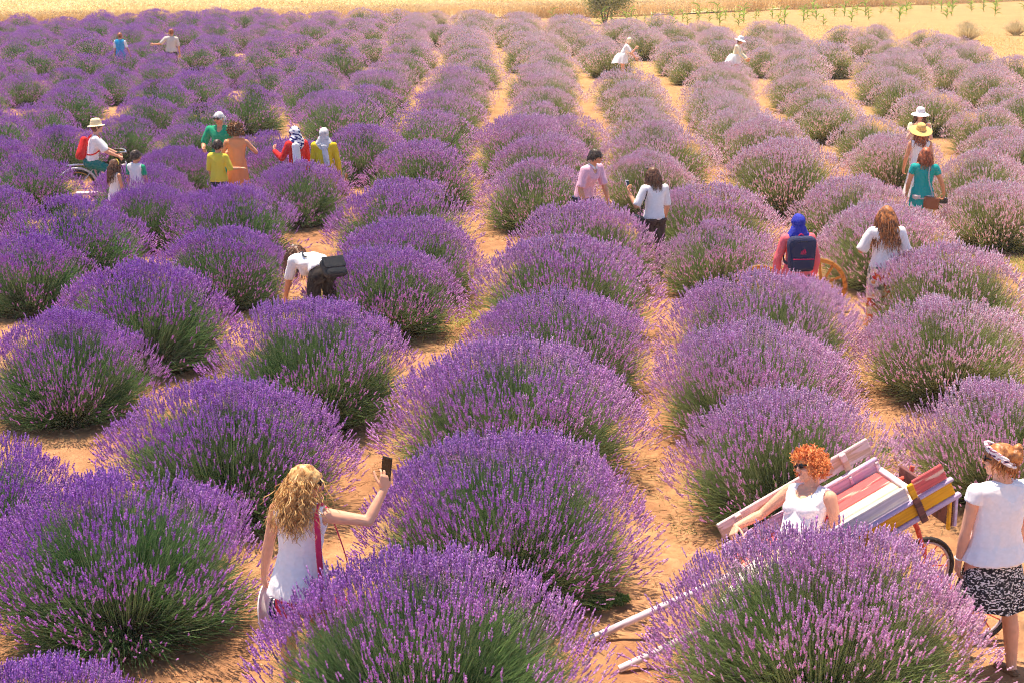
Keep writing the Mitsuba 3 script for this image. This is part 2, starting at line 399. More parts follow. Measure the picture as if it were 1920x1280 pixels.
def folds(tm, amp, fx=9.0, fz=3.0, seed=0):
    """Cloth folds: the surface moved along its normals by stretched noise."""
    v = np.array(tm.vertices)
    n = np.array(tm.vertex_normals)
    a = meshkit.fbm(v * [fx, fx, fz] + seed * 3.7, 3, seed) - .5
    b = meshkit.fbm(v * [fx * 2, fx * 2, fz * 3.2] + v[:, [2, 0, 1]] * 6 + seed, 2, seed + 4) - .5
    return TM(v + n * (amp * 2 * a + amp * .9 * b)[:, None], tm.faces)

LODP = {'near': dict(seg=16, body=.020, head=.0085, hand=.0075, cloth=.020), 'mid': dict(seg=12, body=.035, head=.014, hand=.014, cloth=.035), 'far': dict(seg=8, body=.06, head=.025, hand=.03, cloth=.06)}

class Person:
    def __init__(s, label, x, y, yaw, H=1.62, z=0.0, lod='mid', skin='skin_mat', male=False, child=False, lean=0, side=0, twist=0, head=(0, 0, 0),
                 armL=((-.18, .02, -1), (-.10, .12, -1)), armR=((.18, .02, -1), (.10, .12, -1)), legL=((-.05, .05, -1), (0, -.04, -1)), legR=((.05, .0, -1), (0, -.05, -1)),
                 handL=None, handR=None, curl=(.45, .45), wide=1.0, pelvis=.90, group=None):
        s.key = thing('person', label, 'person', group)
        s.q, s.lod, s.skin, s.male, s.child, s.wide = LODP[lod], lod, skin, male, child, wide
        s.S, s.Z, s.pos, s.yaw = H / 1.65, z, np.array([x, y, z]), yaw * D2R
        s.M = rotz(s.yaw)
        s.U = rotz(twist * D2R) @ roty(side * D2R) @ rotx(-lean * D2R)
        s.Uw = rotz(twist * .5 * D2R) @ roty(side * .5 * D2R) @ rotx(-lean * .5 * D2R)
        s.piv = np.array([0, 0, pelvis + .03])
        s.pel = pelvis
        s.hs = 1.22 if child else 1.0
        s.Hd = s.U @ rotz(head[1] * D2R) @ rotx(-head[0] * D2R) @ roty(head[2] * D2R)
        s.hc = s.up((0, .0, pelvis + .54)) + s.Hd @ np.array([0, .025, .095 * s.hs])
        sw = (.195 if male else .168) * wide
        s.sh = {'L': s.up((-sw, 0, pelvis + .43)), 'R': s.up((sw, 0, pelvis + .43))}
        s.arm, s.leg = {}, {}
        for k, a in (('L', armL), ('R', armR)):
            e = s.sh[k] + unit(a[0]) * .275
            w = e + unit(a[1]) * .235
            s.arm[k] = (s.sh[k], e, w)
        for k, a, sx in (('L', legL, -1), ('R', legR, 1)):
            h = np.array([sx * .088 * (1 if wide < 1.1 else 1.15), 0, pelvis - .03])
            kn = h + unit(a[0]) * .40
            s.leg[k] = (h, kn, kn + unit(a[1]) * .40, unit(a[1]))
        s.hands = {'L': handL, 'R': handR}
        s.curl = {'L': curl[0], 'R': curl[1]}
        s.bust = not (male or child)
        s.build_body()

    # frames
    def up(s, p):
        p = np.asarray(p, float)
        return s.U @ (p - s.piv) + s.piv
    def wa(s, p):
        p = np.asarray(p, float)
        return s.Uw @ (p - s.piv) + s.piv
    def hd(s, p):
        return s.Hd @ (np.asarray(p, float) * s.hs) + s.hc
    def world(s, p):
        return s.M @ (np.asarray(p, float) * s.S) + s.pos
    def place(s, tm):
        return TM((np.array(tm.vertices) * s.S) @ s.M.T + s.pos, tm.faces)
    def add(s, name, tm, bsdf, smooth=50, label=None, parent=None):
        return put(parent or s.key, name, s.place(tm), bsdf, smooth, label)
    def ue(s, c, r, e=0.0, w=None):
        r = np.asarray(r if not np.isscalar(r) else (r, r, r), float) * [s.wide, s.wide, 1] + e
        f, R = (s.wa, s.Uw) if w else (s.up, s.U)
        return ell(f(c), r, R, s.q['seg'])

    def torso(s, e=0.0, low=False):
        p = s.pel
        m = 1.10 if s.male else 1.0
        pelvis = ell((0, -.005, p + .02), np.array([.158 * s.wide, .112 * s.wide, .105]) + e, None, s.q['seg'])
        waist = s.ue((0, 0, p + .16), (.128 * m, .094 * m, .08), e, True)
        chest = s.ue((0, .008, p + .32), (.142 * m, .102 * m, .10), e)
        so = (.165 if s.male else .142) * s.wide
        shl = [s.ue((sx * so / s.wide, -.008, p + .432), (.050, .054, .046), e) for sx in (-1, 1)]
        nb = s.ue((0, -.012, p + .47), (.058, .052, .04), e * .5)
        a = [hull(pelvis, waist), hull(waist, chest), hull(chest, *shl), hull(*shl, nb)]
        if s.bust:
            a += [hull(chest, s.ue((sx * .064, .088, p + .30), (.056, .048, .056), e)) for sx in (-1, 1)]
        if low:
            a += [ell((sx * .078 * s.wide, -.062, p - .02), np.array([.085, .080, .095]) + e, None, s.q['seg']) for sx in (-1, 1)]
        return a

    def arm_solid(s, k, e=0.0, upto=2.0):
        S_, E_, W_ = s.arm[k]
        seg = s.q['seg']
        m = 1.15 if s.male else 1.0
        out = [hull(ell(S_, .050 * m + e, None, seg), ell(S_ * .35 + E_ * .65, .041 * m + e, None, seg), ell(E_, .036 * m + e, None, seg))]
        if upto > 1:
            out.append(hull(ell(E_, .037 * m + e, None, seg), ell(E_ * .7 + W_ * .3, .038 * m + e, None, seg), ell(W_, .025 * m + e, None, seg)))
        return out

    def leg_solid(s, k, e=0.0, upto=2.0, flare=0.0):
        h, kn, an, d = s.leg[k]
        seg = s.q['seg']
        out = [hull(ell(h, .088 * s.wide + e, None, seg), ell(kn, .054 + e + flare * .5, None, seg))]
        if upto > 1:
            b = kn * .68 + an * .32 + np.array([0, -.018, 0])
            out.append(hull(ell(kn, .054 + e + flare * .5, None, seg), ell(b, .052 + e + flare * .6, None, seg), ell(an, .036 + e + flare, None, seg)))
        return out

    def hand_solid(s, k):
        S_, E_, W_ = s.arm[k]
        d = unit(W_ - E_)
        spec = s.hands[k]
        sx = -1 if k == 'L' else 1
        if spec is not None:
            d = unit(spec[0])
            n = np.asarray(spec[1], float)
        else:
            n = np.array([-sx, .25, 0.0])      # palm faces the body
        n = unit(n - d * (n @ d))
        t = np.cross(d, n) * sx              # thumb side
        if spec is None and t[1] < 0:
            t = -t
        s.hframe = getattr(s, 'hframe', {})
        sc = .82 if s.child else 1.0
        c, u, seg = W_, s.curl[k], 8
        s.hframe[k] = (W_ + d * .075 * sc, d, n, t)
        P = lambda a, b, g: c + (d * a + t * b + n * g) * sc  # noqa: E731
        parts = [hull(ell(P(.0, 0, 0), .022, None, seg), ell(P(.035, .026, 0), .015, None, seg), ell(P(.03, -.026, 0), .014, None, seg),
                      ell(P(.085, .031, 0), .0115, None, seg), ell(P(.078, -.031, .002), .0105, None, seg))]
        for i, (off, ln) in enumerate(((.030, .072), (.010, .080), (-.011, .074), (-.030, .058))):
            p = P(.083 - .004 * abs(i - 1), off, 0)
            ang = u * (.9 + .12 * i)
            for j, fr in enumerate((.45, .32, .25)):
                dj = d * math.cos(ang) + n * math.sin(ang) + t * (off * 1.2)
                q = p + unit(dj) * ln * fr * sc
                parts.append(hull(ell(p, (.0092 - .0007 * j) * sc, None, seg), ell(q, (.0086 - .0008 * j) * sc, None, seg)))
                p = q
                ang += u * 1.15
        p = P(.025, .030, .006)
        for j, (ln, a) in enumerate(((.040, .85), (.032, .55), (.026, .35))):
            q = p + unit(d * (1 - .25 * u) + t * a * (1 - .4 * u) + n * (.25 + .6 * u)) * ln * sc
            parts.append(hull(ell(p, (.0125 - .0015 * j) * sc, None, seg), ell(q, (.011 - .0015 * j) * sc, None, seg)))
            p = q
        return hull(ell(E_ * .12 + W_ * .88, .026, None, seg), ell(c, .023, None, seg)), parts

    def head_solid(s):
        seg = s.q['seg']
        m = 1.05 if s.male else 1.0
        E = lambda c, r, R=None: ell(s.hd(c), np.asarray((r, r, r) if np.isscalar(r) else r, float) * s.hs, s.Hd, seg)  # noqa: E731
        jaw = .046 * m
        a = [hull(E((0, -.014, .022), (.074, .092, .088)), E((0, .022, .02), (.064, .068, .070))),
             hull(E((0, .024, .0), (.062, .064, .07)), E((0, .034, -.05), (.045, .046, .035)), E((0, .058, -.088), (.022, .020, .020)), E((-jaw, .0, -.056), .018), E((jaw, .0, -.056), .018)),
             hull(E((0, .086, .012), (.008, .008, .008)), E((0, .103, -.024), (.0105, .010, .009)), E((-.013, .090, -.028), .008), E((.013, .090, -.028), .008)),
             E((0, .076, .026), (.046, .016, .011)), E((-.036, .062, -.022), (.026, .024, .022)), E((.036, .062, -.022), (.026, .024, .022)),
             E((-.075, -.004, -.006), (.010, .019, .030)), E((.075, -.004, -.006), (.010, .019, .030)), E((0, .080, -.056), (.024, .012, .014))]
        neck = hull(ell(s.hd((0, -.018, -.055)), .052 * m, None, seg), s.ue((0, -.012, s.pel + .475), (.056 * m, .052 * m, .03)))
        return a, neck

    def build_body(s):
        q = s.q
        head, neck = s.head_solid()
        body = s.torso() + s.arm_solid('L') + s.arm_solid('R') + s.leg_solid('L') + s.leg_solid('R') + [neck]
        for k in 'LR':
            h, kn, an, d = s.leg[k]
            body.append(hull(ell(an, .036, None, q['seg']), ell(an + np.array([0, -.015, -.035]), (.034, .036, .028), None, q['seg'])))
            body.append(hull(ell(an + np.array([0, -.02, -.04]), (.033, .034, .026), None, q['seg']), ell(an + np.array([0, .11, -.05]), (.040, .045, .016), None, q['seg'])))
        bt = smoothed(union(body), q['body'], 6)
        ht = smoothed(union(head), q['head'], 5 if s.lod == 'near' else 3)
        pieces = [to_man(bt), to_man(ht)]
        for k in 'LR':
            wr, parts = s.hand_solid(k)
            pieces.append(to_man(smoothed(union([wr] + parts), q['hand'], 3 if s.lod == 'near' else 0)))
        tm = to_tm(union(pieces))
        s.add('body', tm, s.skin, smooth=True)

    def face(s, glasses=False, lips='lips_mat', eyes=True):
        if glasses:
            E = lambda c, r: ell(s.hd(c), np.asarray(r) * s.hs, s.Hd, 16)  # noqa: E731
            lens = union([E((-.033, .089, .010), (.029, .011, .024)), E((.033, .089, .010), (.029, .011, .024)), hull(E((-.02, .098, .016), (.004, .004, .004)), E((.02, .098, .016), (.004, .004, .004)))] +
                         [hull(E((sx * .060, .080, .016), (.004, .004, .006)), E((sx * .082, .0, .010), (.003, .003, .005))) for sx in (-1, 1)])
            s.add('sunglasses', to_tm(lens), 'lens_mat', 40)
        elif eyes:
            for sx in (-1, 1):
                s.add('eye', to_tm(ell(s.hd((sx * .031, .080, .006)), np.array([.013, .010, .008]) * s.hs, s.Hd, 12)), 'eye_mat', 40)
        if lips:
            s.add('lips', to_tm(union([ell(s.hd((0, .090, -.053)), np.array([.020, .006, .0045]) * s.hs, s.Hd, 12), ell(s.hd((0, .089, -.061)), np.array([.016, .007, .0055]) * s.hs, s.Hd, 12)])), lips, 40)

    # clothes
    def shirt(s, bsdf, sleeve=.5, hem=-.06, e=.014, neck='crew', amp=.006, name='shirt', label=None, long=False, flare=.0, seed=1, sleeve_e=.012):
        seg, p = s.q['seg'], s.pel
        a = s.torso(e)
        if hem < 0:
            lo = ell((0, 0, p + hem - .03), (.165 * s.wide + e + flare, .122 * s.wide + e + flare, .05), None, seg)
            pe = ell((0, -.005, p + .03), np.array([.158 * s.wide, .118 * s.wide, .10]) + e, None, seg)
            a.append(hull(lo, pe))
        nz = s.Uw @ np.array([0, 0, 1.0]) if hem > 0 else np.array([0, 0, 1.0])
        body = union(a).trim_by_plane(tuple(nz), float(nz @ (s.wa((0, 0, p + hem)) if hem > 0 else np.array([0, 0, p + hem]))))
        s.hem = hem
        parts = [body]
        for k in 'LR':
            S_, E_, W_ = s.arm[k]
            if long:
                for h in s.arm_solid(k, sleeve_e):
                    parts.append(h)
                continue
            if sleeve <= 0:
                continue
            d = unit(E_ - S_)
            h = hull(ell(S_, .056 * (1.12 if s.male else 1) + e * .6, None, seg), ell(S_ + d * .3 * sleeve * 2, .047 * (1.12 if s.male else 1) + sleeve_e * 1.3, None, seg))
            parts.append(h.trim_by_plane(tuple(-d), float(-d @ (S_ + d * .275 * sleeve * 1.6))))
        m = union(parts)
        if sleeve <= 0 and not long:
            for sx in (-1, 1):
                m = m - s.ue((sx * .205, 0, p + .435), (.062, .085, .095))
        nk = {'crew': ((0, .02, p + .51), (.066, .080, .050)), 'scoop': ((0, .065, p + .47), (.082, .105, .105)), 'v': ((0, .07, p + .47), (.055, .10, .085)), 'none': None}[neck]
        if nk:
            m = m - s.ue(*nk)
        tm = folds(smoothed(m, s.q['cloth'], 4), amp * (1 if s.lod == 'near' else 1.6), 8, 3, seed)
        return s.add(name, tm, bsdf, 60, label)

    def trousers(s, bsdf, upto=2.0, e=.014, flare=.012, amp=.005, name='trousers', label=None, cut=None, seed=2, top=None, bum=1.0):
        t = s.torso(e * .8, True)
        a = t[:1] + t[-2:]
        if top is None:
            top = max(getattr(s, 'hem', .1) + .02, -.20) if getattr(s, 'hem', .1) < 0 else .12
        for k in 'LR':
            ls = s.leg_solid(k, e, upto, flare)
            if cut:
                h, kn, an, d = s.leg[k]
                dd = unit(kn - h)
                ls = [x.trim_by_plane(tuple(-dd), float(-dd @ (h + dd * cut))) for x in ls[:1]]
            a += ls
        m = union(a).trim_by_plane((0, 0, -1), -(s.pel + top))
        return s.add(name, folds(smoothed(m, s.q['cloth'], 4), amp, 9, 4, seed), bsdf, 60, label)

    def skirt(s, bsdf, top, bottom, r0, r1, name='skirt', k=7, amp=.06, label=None, shift=(0, 0), curve=1.0, ry=.78, n=48, rows=16, seed=0):
        """A lofted skirt with hanging folds, open below (its inside is a wall of its own)."""
        rng = np.random.default_rng(seed + 5)
        ph = np.arange(n) * 2 * np.pi / n
        ks = [(k, rng.uniform(0, 6)), (k + 3, rng.uniform(0, 6)), (k * 2 + 1, rng.uniform(0, 6))]
        def ring(t, inset):
            z = s.pel + top + (bottom - top) * t
            f = t ** curve
            r = r0 + (r1 - r0) * f
            w = 1 + amp * t * (math.sqrt(.6) * np.cos(ks[0][0] * ph + ks[0][1]) + .5 * np.cos(ks[1][0] * ph + ks[1][1]) + .3 * np.cos(ks[2][0] * ph + ks[2][1]))
            rr = (r - inset) * w
            return np.stack([rr * np.cos(ph) + shift[0] * f, rr * ry * np.sin(ph) + shift[1] * f, np.full(n, z) + .012 * t * np.cos(3 * ph + 1)], 1)
        rings = [ring(t, 0) for t in np.linspace(0, 1, rows)] + [ring(t, .008) for t in np.linspace(1, 0, rows)]
        v = np.vstack(rings)
        f = []
        m = len(rings)
        for i in range(m):
            i2 = (i + 1) % m
            for j in range(n):
                j2 = (j + 1) % n
                f += [[i * n + j, i2 * n + j, i2 * n + j2], [i * n + j, i2 * n + j2, i * n + j2]]
        return s.add(name, TM(v, f), bsdf, 60, label)

    def shoes(s, bsdf, label=None):
        for k in 'LR':
            h, kn, an, d = s.leg[k]
            sg = s.q['seg']
            m = hull(ell(an + np.array([0, -.028, -.045]), (.040, .042, .034), None, sg), ell(an + np.array([0, .11, -.052]), (.047, .052, .026), None, sg)).trim_by_plane((0, 0, 1), float(an[2] - .072))
            s.add('shoe', to_tm(m.refine_to_length(.03)), bsdf, 50, label)

    # hair
    def hair_cap(s, bsdf, e=.010, low=-.06, fringe=.055, amp=.006, label=None, seed=3, back=0.0):
        seg = s.q['seg'] + 4
        E = lambda c, r: ell(s.hd(c), np.asarray(r, float) * s.hs, s.Hd, seg)  # noqa: E731
        m = hull(E((0, -.014, .024), (.076 + e, .094 + e, .090 + e)), E((0, .018, .024), (.066 + e, .070 + e, .072 + e)))
        m = union([m, hull(E((0, -.04, -.02), (.066 + e * .6, .060 + e + back, .05)), E((0, -.03, low), (.055, .050 + back, .03)))])
        cut = hull(E((0, .13, fringe - .08), (.066, .06, .08)), E((0, .075, -.06), (.075, .05, .07)), E((0, .10, -.14), (.09, .07, .06)))
        m = m - cut
        tm = smoothed(m, s.q['head'] * 1.3, 3)
        return s.add('hair', folds(tm, amp, 26, 10, seed), bsdf, 60, label)

    def locks(s, bsdf, n, length, name='lock', wave=.010, wl=.07, rad=.010, seed=0, spread=.35, minphi=-.35, curl3=False, parent=None, steps=13, keep=None, part='hair', up=.0):
        """Hair as many tapered strands laid over the head and hanging; all of one head is one part."""
        rng = np.random.default_rng(seed)
        c, R = s.hc, s.Hd
        rad3 = np.array([.083, .102, .098]) * s.hs
        col = [(s.hc, s.Hd, rad3)]
        p = s.pel
        col.append((s.up((0, -.0, p + .40)), s.U, np.array([.20, .088, .13])))
        col.append((s.up((0, .0, p + .27)), s.U, np.array([.16, .118, .22])))
        out = []
        g = np.array([0, 0, -1.0])
        tries = 0
        while len(out) < n and tries < n * 20:
            tries += 1
            az = rng.uniform(-np.pi, np.pi)
            cz = rng.uniform(-.25, 1)
            sz = math.sqrt(1 - cz * cz)
            d = np.array([sz * math.sin(az), -sz * math.cos(az), cz])          # az = 0 is the back of the head
            if d[1] > .25 and cz < .62:
                continue
            if keep and not keep(d):
                continue
            pos = R @ (d * rad3) + c
            L = length * rng.uniform(.7, 1.08)
            st = L / steps
            t1 = R @ np.array([d[0], d[1] - .40, 0.05])
            vel = unit(t1 + rng.normal(size=3) * spread * .5 + g * .2 + np.array([0, 0, up]))
            ph, ax = rng.uniform(0, 6.3), unit(np.cross(vel, g) + .01)
            ax2 = unit(np.cross(ax, g) + .01)
            pts = [pos]
            drift = rng.normal(size=3) * spread * .22
            for i in range(steps):
                vel = unit(vel * .62 + (g + drift) * .5)
                pos = pos + vel * st
                for cc, RR, rr in col:
                    l = RR.T @ (pos - cc)
                    q = np.linalg.norm(l / rr)
                    if q < 1.0:
                        pos = RR @ (l / max(q, .05)) + cc
                pts.append(pos)
            pts = np.array(pts)
            i = np.arange(len(pts))
            amp = wave * np.clip(i / 4, 0, 1) * rng.uniform(.5, 1.4)
            w = 2 * np.pi * i * st / (wl * rng.uniform(.8, 1.3)) + ph
            pts = pts + (np.sin(w) * amp)[:, None] * ax + (np.cos(w) * amp * (1 if curl3 else .35))[:, None] * ax2
            r = rad * rng.uniform(.6, 1.3) * np.clip(1.05 - (i / len(i)) ** 2 * .85, .12, 1)
            out.append(tube(pts, r, 5))
        m = cat(out)
        return s.add(part, m, bsdf, 60) if parent is None else put(parent, name, s.place(m), bsdf, 60)

    def curls(s, bsdf, n, size=.05, seed=0, rad=.0055, keep=None):
        rng = np.random.default_rng(seed)
        out = []
        rad3 = np.array([.080, .098, .094]) * s.hs
        for _ in range(n * 4):
            if len(out) >= n:
                break
            d = unit(rng.normal(size=3))
            if d[2] < -.55 or (d[1] > .30 and d[2] < .55):
                continue
            if keep and not keep(d):
                continue
            o = rad3 * d
            a, b, _ = frame_of(d + rng.normal(size=3) * .5)
            ax = unit(d + rng.normal(size=3) * .55 + np.array([0, 0, -.15]))
            a, b, _ = frame_of(ax)
            t = np.linspace(0, 1, 15)
            ln = size * rng.uniform(.6, 1.4)
            cr = rng.uniform(.007, .014)
            w = t * 2 * np.pi * rng.uniform(1.3, 2.4) + rng.uniform(0, 6)
            pts = o + ax * (t * ln)[:, None] + (np.cos(w) * cr)[:, None] * a + (np.sin(w) * cr)[:, None] * b
            pts = np.array([s.hd(p) for p in pts])
            out.append(tube(pts, rad * rng.uniform(.7, 1.3), 4))
        return s.add('hair', cat(out), bsdf, 60)

    # head wear
    def hat(s, bsdf, brim=.10, crown=.105, tilt=0, band=None, dip=.02, label=None, scale=1.0, z=.045):
        pr = [(.0, crown + .006), (.045, crown + .004), (.072, crown - .012), (.084, crown - .04), (.090, .01), (.092 + brim * .5, -.004 - dip * .3), (.092 + brim, -dip), (.092 + brim, -dip - .006), (.090 + brim * .5, -.012 - dip * .3), (.085, -.004), (.078, crown - .04), (.066, crown - .018), (.0, crown - .004)]
        m = lathe(np.array(pr) * scale, 36)
        v = np.array(m.vertices)
        v[:, 1] *= 1.14
        v = v @ rotx(tilt * D2R).T
        v = np.array([s.hd((p[0], p[1] - .008, p[2] + z)) for p in v])
        k = s.add('hat', TM(v, m.faces), bsdf, 50, label)
        if band:
            b = lathe(np.array([(.0845, crown * .42), (.0905, crown * .40), (.0945, .012), (.090, .010)]) * scale, 36)
            v = np.array(b.vertices)
            v[:, 1] *= 1.14
            v = v @ rotx(tilt * D2R).T
            v = np.array([s.hd((p[0], p[1] - .008, p[2] + z)) for p in v])
            put(k, 'band', s.place(TM(v, b.faces)), band, 50)
        return k

    def headscarf(s, bsdf, cape=True, label=None, seed=6, back=.0):
        seg = 16
        E = lambda c, r: ell(s.hd(c), np.asarray(r, float) * s.hs, s.Hd, seg)  # noqa: E731
        p = s.pel
        a = [hull(E((0, -.018, .026), (.092, .112, .106)), E((0, .02, .02), (.080, .080, .085)), E((0, -.02, -.07), (.070, .085, .05))),
             hull(E((0, -.025, -.05), (.074, .085, .05)), E((0, .01, -.11), (.066, .075, .04)), s.ue((0, -.03, p + .47), (.080, .075, .04)))]
        if cape:
            a.append(hull(E((0, -.03, -.03), (.082, .092, .05)), s.ue((-.125, -.02, p + .440), (.050, .060, .030)), s.ue((.125, -.02, p + .440), (.050, .060, .030)), s.ue((0, -.09, p + .40), (.06, .03, .03)), s.ue((0, .07, p + .44), (.06, .03, .03))))
            a.append(hull(s.ue((0, -.035, p + .47), (.085, .08, .04)), s.ue((0, -.085, p + .36 - back), (.075, .035, .05)), s.ue((-.10, -.03, p + .445), (.05, .06, .03)), s.ue((.10, -.03, p + .445), (.05, .06, .03))))
            a.append(hull(s.ue((0, .05, p + .46), (.07, .05, .04)), s.ue((0, .10, p + .36), (.07, .03, .05))))
        m = union(a) - hull(E((0, .13, .0), (.054, .06, .066)), E((0, .12, -.05), (.046, .06, .05)))
        return s.add('headscarf', folds(smoothed(m, s.q['head'] * 1.4, 4), .012, 16, 7, seed), bsdf, 60, label)

def strap(pts, w, th, normals):
    """A flat band along points; normals: the band's outward direction at each point."""
    p, nn = np.asarray(pts, float), np.asarray(normals, float)
    t = np.gradient(p, axis=0)
    t /= np.linalg.norm(t, axis=1, keepdims=True)
    nn = nn - t * (nn * t).sum(1, keepdims=True)
    nn /= np.linalg.norm(nn, axis=1, keepdims=True)
    sd = np.cross(t, nn)
    rows = np.stack([p - sd * w / 2, p + sd * w / 2, p + sd * w / 2 + nn * th, p - sd * w / 2 + nn * th], 1)
    v = rows.reshape(-1, 3)
    f = []
    n = len(p)
    for i in range(n - 1):
        for j in range(4):
            k = (j + 1) % 4
            f += [[i * 4 + j, i * 4 + k, i * 4 + 4 + k], [i * 4 + j, i * 4 + 4 + k, i * 4 + 4 + j]]
    f += [[0, 2, 1], [0, 3, 2], [n * 4 - 4, n * 4 - 3, n * 4 - 2], [n * 4 - 4, n * 4 - 2, n * 4 - 1]]
    return TM(v, f)

def spline(pts, n):
    from scipy.interpolate import CubicSpline
    p = np.asarray(pts, float)
    t = np.concatenate([[0], np.cumsum(np.linalg.norm(np.diff(p, axis=0), axis=1))])
    return CubicSpline(t, p)(np.linspace(0, t[-1], n))

def rounded(c, size, r, R=None, seg=12, sag=0.0):
    h = np.asarray(size, float) / 2 - r
    R = np.eye(3) if R is None else R
    c = np.asarray(c, float)
    m = hull(*[ell(c + R @ (np.array([a, b, d]) * h), r, None, seg) for a in (-1, 1) for b in (-1, 1) for d in (-1, 1)])
    return m

def phone(p, up_dir, face_dir, label, bsdf='phone_mat', size=(.074, .009, .152)):
    key = thing('phone', label, 'phone')
    z = unit(up_dir)
    y = np.asarray(face_dir, float)
    y = unit(y - z * (y @ z))
    x = np.cross(y, z)
    R = np.stack([x, y, z], 1)
    put(key, 'case', to_tm(rounded(p, size, .004, R)), bsdf, 40)
    put(key, 'screen', boxm(np.asarray(p) + y * (size[1] / 2 + .0005), (size[0] * .90, .001, size[2] * .86), R), 'screen_mat', False)
    return key

# ------------------------------------------------------------------ people: materials
def skin_fn(base):
    def f(p, n, uv):
        return mi.Color3f(base) * (.90 + .2 * fbm(p.x * 30, p.y * 30, p.z * 30, 2))
    return f
for nm, c in (('skin_mat', srgb(226, 168, 138)), ('skin_tan_mat', srgb(214, 150, 115)), ('skin_pale_mat', srgb(236, 188, 164))):
    scene[nm] = {'type': 'twosided', 'bsdf': {'type': 'principled', 'base_color': proc(skin_fn(c)), 'roughness': .52, 'specular': .4}}

def hair_fn(a, b, fz=22.0):
    def f(p, n, uv):
        return mix(a, b, smoothstep(.30, .72, fbm(p.x * 46, p.y * 46, p.z * fz, 3)))
    return f
HAIR = {'hair_blonde': (srgb(156, 106, 54), srgb(232, 192, 126)), 'hair_ginger': (srgb(190, 92, 38), srgb(240, 160, 92)), 'hair_redgold': (srgb(142, 84, 44), srgb(202, 138, 80)), 'hair_brown': (srgb(74, 44, 30), srgb(122, 78, 52)),
        'hair_dark': (srgb(34, 24, 20), srgb(66, 46, 38)), 'hair_auburn': (srgb(120, 58, 36), srgb(186, 104, 66)), 'hair_grey': (srgb(190, 190, 190), srgb(235, 235, 235)), 'hair_ombre': (srgb(112, 66, 40), srgb(196, 124, 66)),
        'hair_dark_highlight': (srgb(46, 28, 20), srgb(150, 100, 56)), 'hair_pale': (srgb(226, 206, 168), srgb(246, 234, 206))}
for k, (a, b) in HAIR.items():
    scene[k] = {'type': 'twosided', 'bsdf': {'type': 'principled', 'base_color': proc(hair_fn(a, b)), 'roughness': .45, 'specular': .5}}

def cloth(name, c, rough=.9):
    base = srgb(*c)
    def f(p, n, uv):
        return mi.Color3f(base) * (.93 + .14 * fbm(p.x * 55, p.y * 55, p.z * 55, 2))
    scene[name] = {'type': 'twosided', 'bsdf': {'type': 'principled', 'base_color': proc(f), 'roughness': rough, 'specular': .25, 'sheen': .3}}
    return name

for nm, c in dict(white_cloth=(240, 238, 240), white_knit=(244, 242, 246), cream_cloth=(240, 228, 196), green_cloth=(16, 158, 116), teal_trouser=(12, 118, 112), teal_cloth=(8, 158, 156), yellow_cloth=(226, 208, 72), mustard_cloth=(212, 188, 36),
                  peach_cloth=(240, 156, 104), coral_cloth=(240, 112, 124), red_cloth=(214, 34, 40), pink_cloth=(228, 178, 202), red_pink_cloth=(206, 48, 78), royal_cloth=(44, 54, 172), navy_cloth=(42, 48, 82), dark_cloth=(40, 34, 36), plum_trouser=(72, 54, 56),
                  grey_cloth=(206, 196, 192), sky_cloth=(0, 148, 206), magenta_cloth=(210, 40, 92), straw=(222, 184, 112), pale_straw=(238, 222, 178), leather_brown=(138, 82, 58), leather_black=(44, 46, 50), orchid_cloth=(226, 214, 236), grey_scarf=(172, 172, 180)).items():
    cloth(nm, c, .8 if 'leather' not in nm else .5)
mat('lens_mat', srgb(18, 14, 14), .12, .6)
mat('eye_mat', srgb(40, 26, 20), .3)
mat('lips_mat', srgb(196, 96, 90), .5)
mat('phone_mat', srgb(28, 26, 30), .3, .5)
mat('phone_white_mat', srgb(232, 232, 236), .3, .5)
mat('screen_mat', srgb(10, 10, 14), .08, .6)
mat('black_plastic', srgb(22, 22, 24), .35, .5)
mat('gold_mat', (.80, .58, .26), .3, .5, metallic=.9)
mat('shoe_brown', srgb(120, 84, 58), .6)
mat('shoe_white', srgb(228, 226, 224), .6)

def speckle(p, n, uv):
    q = noise(p.x * 120 + 3 * noise(p.x * 30, p.y * 30, p.z * 30), p.y * 120, p.z * 120)
    return mix(srgb(30, 26, 36), srgb(236, 232, 232), smoothstep(.56, .64, q))
def floral(p, n, uv):
    a = noise(p.x * 9, p.y * 9, p.z * 9 + 5)
    b = fbm(p.x * 17, p.y * 17, p.z * 13, 2)
    c = mix(srgb(238, 226, 208), srgb(214, 58, 46), smoothstep(.53, .60, a))
    c = mix(c, srgb(236, 160, 84), smoothstep(.60, .66, b))
    c = mix(c, srgb(120, 118, 112), smoothstep(.40, .34, b))
    return mix(c, srgb(246, 238, 226), smoothstep(.70, .76, noise(p.x * 40, p.y * 40, p.z * 40)))
def scarf_pattern(p, n, uv):
    q = noise(p.x * 26 + p.z * 20, p.y * 22, p.z * 34)
    return mix(srgb(238, 238, 246), srgb(36, 40, 118), smoothstep(.47, .53, q))
def band_pattern(p, n, uv):
    q = noise(p.x * 18, p.y * 60, p.z * 70)
    return mix(mix(srgb(236, 232, 236), srgb(176, 120, 140), smoothstep(.50, .58, q)), srgb(60, 54, 84), smoothstep(.66, .72, q))
def scarf_grey(p, n, uv):
    q = fbm(p.x * 30, p.y * 30, p.z * 18, 2)
    return mix(srgb(206, 206, 212), srgb(126, 128, 142), smoothstep(.55, .75, q) * .6)
for nm, fn in (('speckle_mat', speckle), ('floral_mat', floral), ('scarf_navy_mat', scarf_pattern), ('headband_mat', band_pattern), ('scarf_grey_mat', scarf_grey)):
    scene[nm] = {'type': 'twosided', 'bsdf': {'type': 'principled', 'base_color': proc(fn), 'roughness': .85, 'specular': .25}}

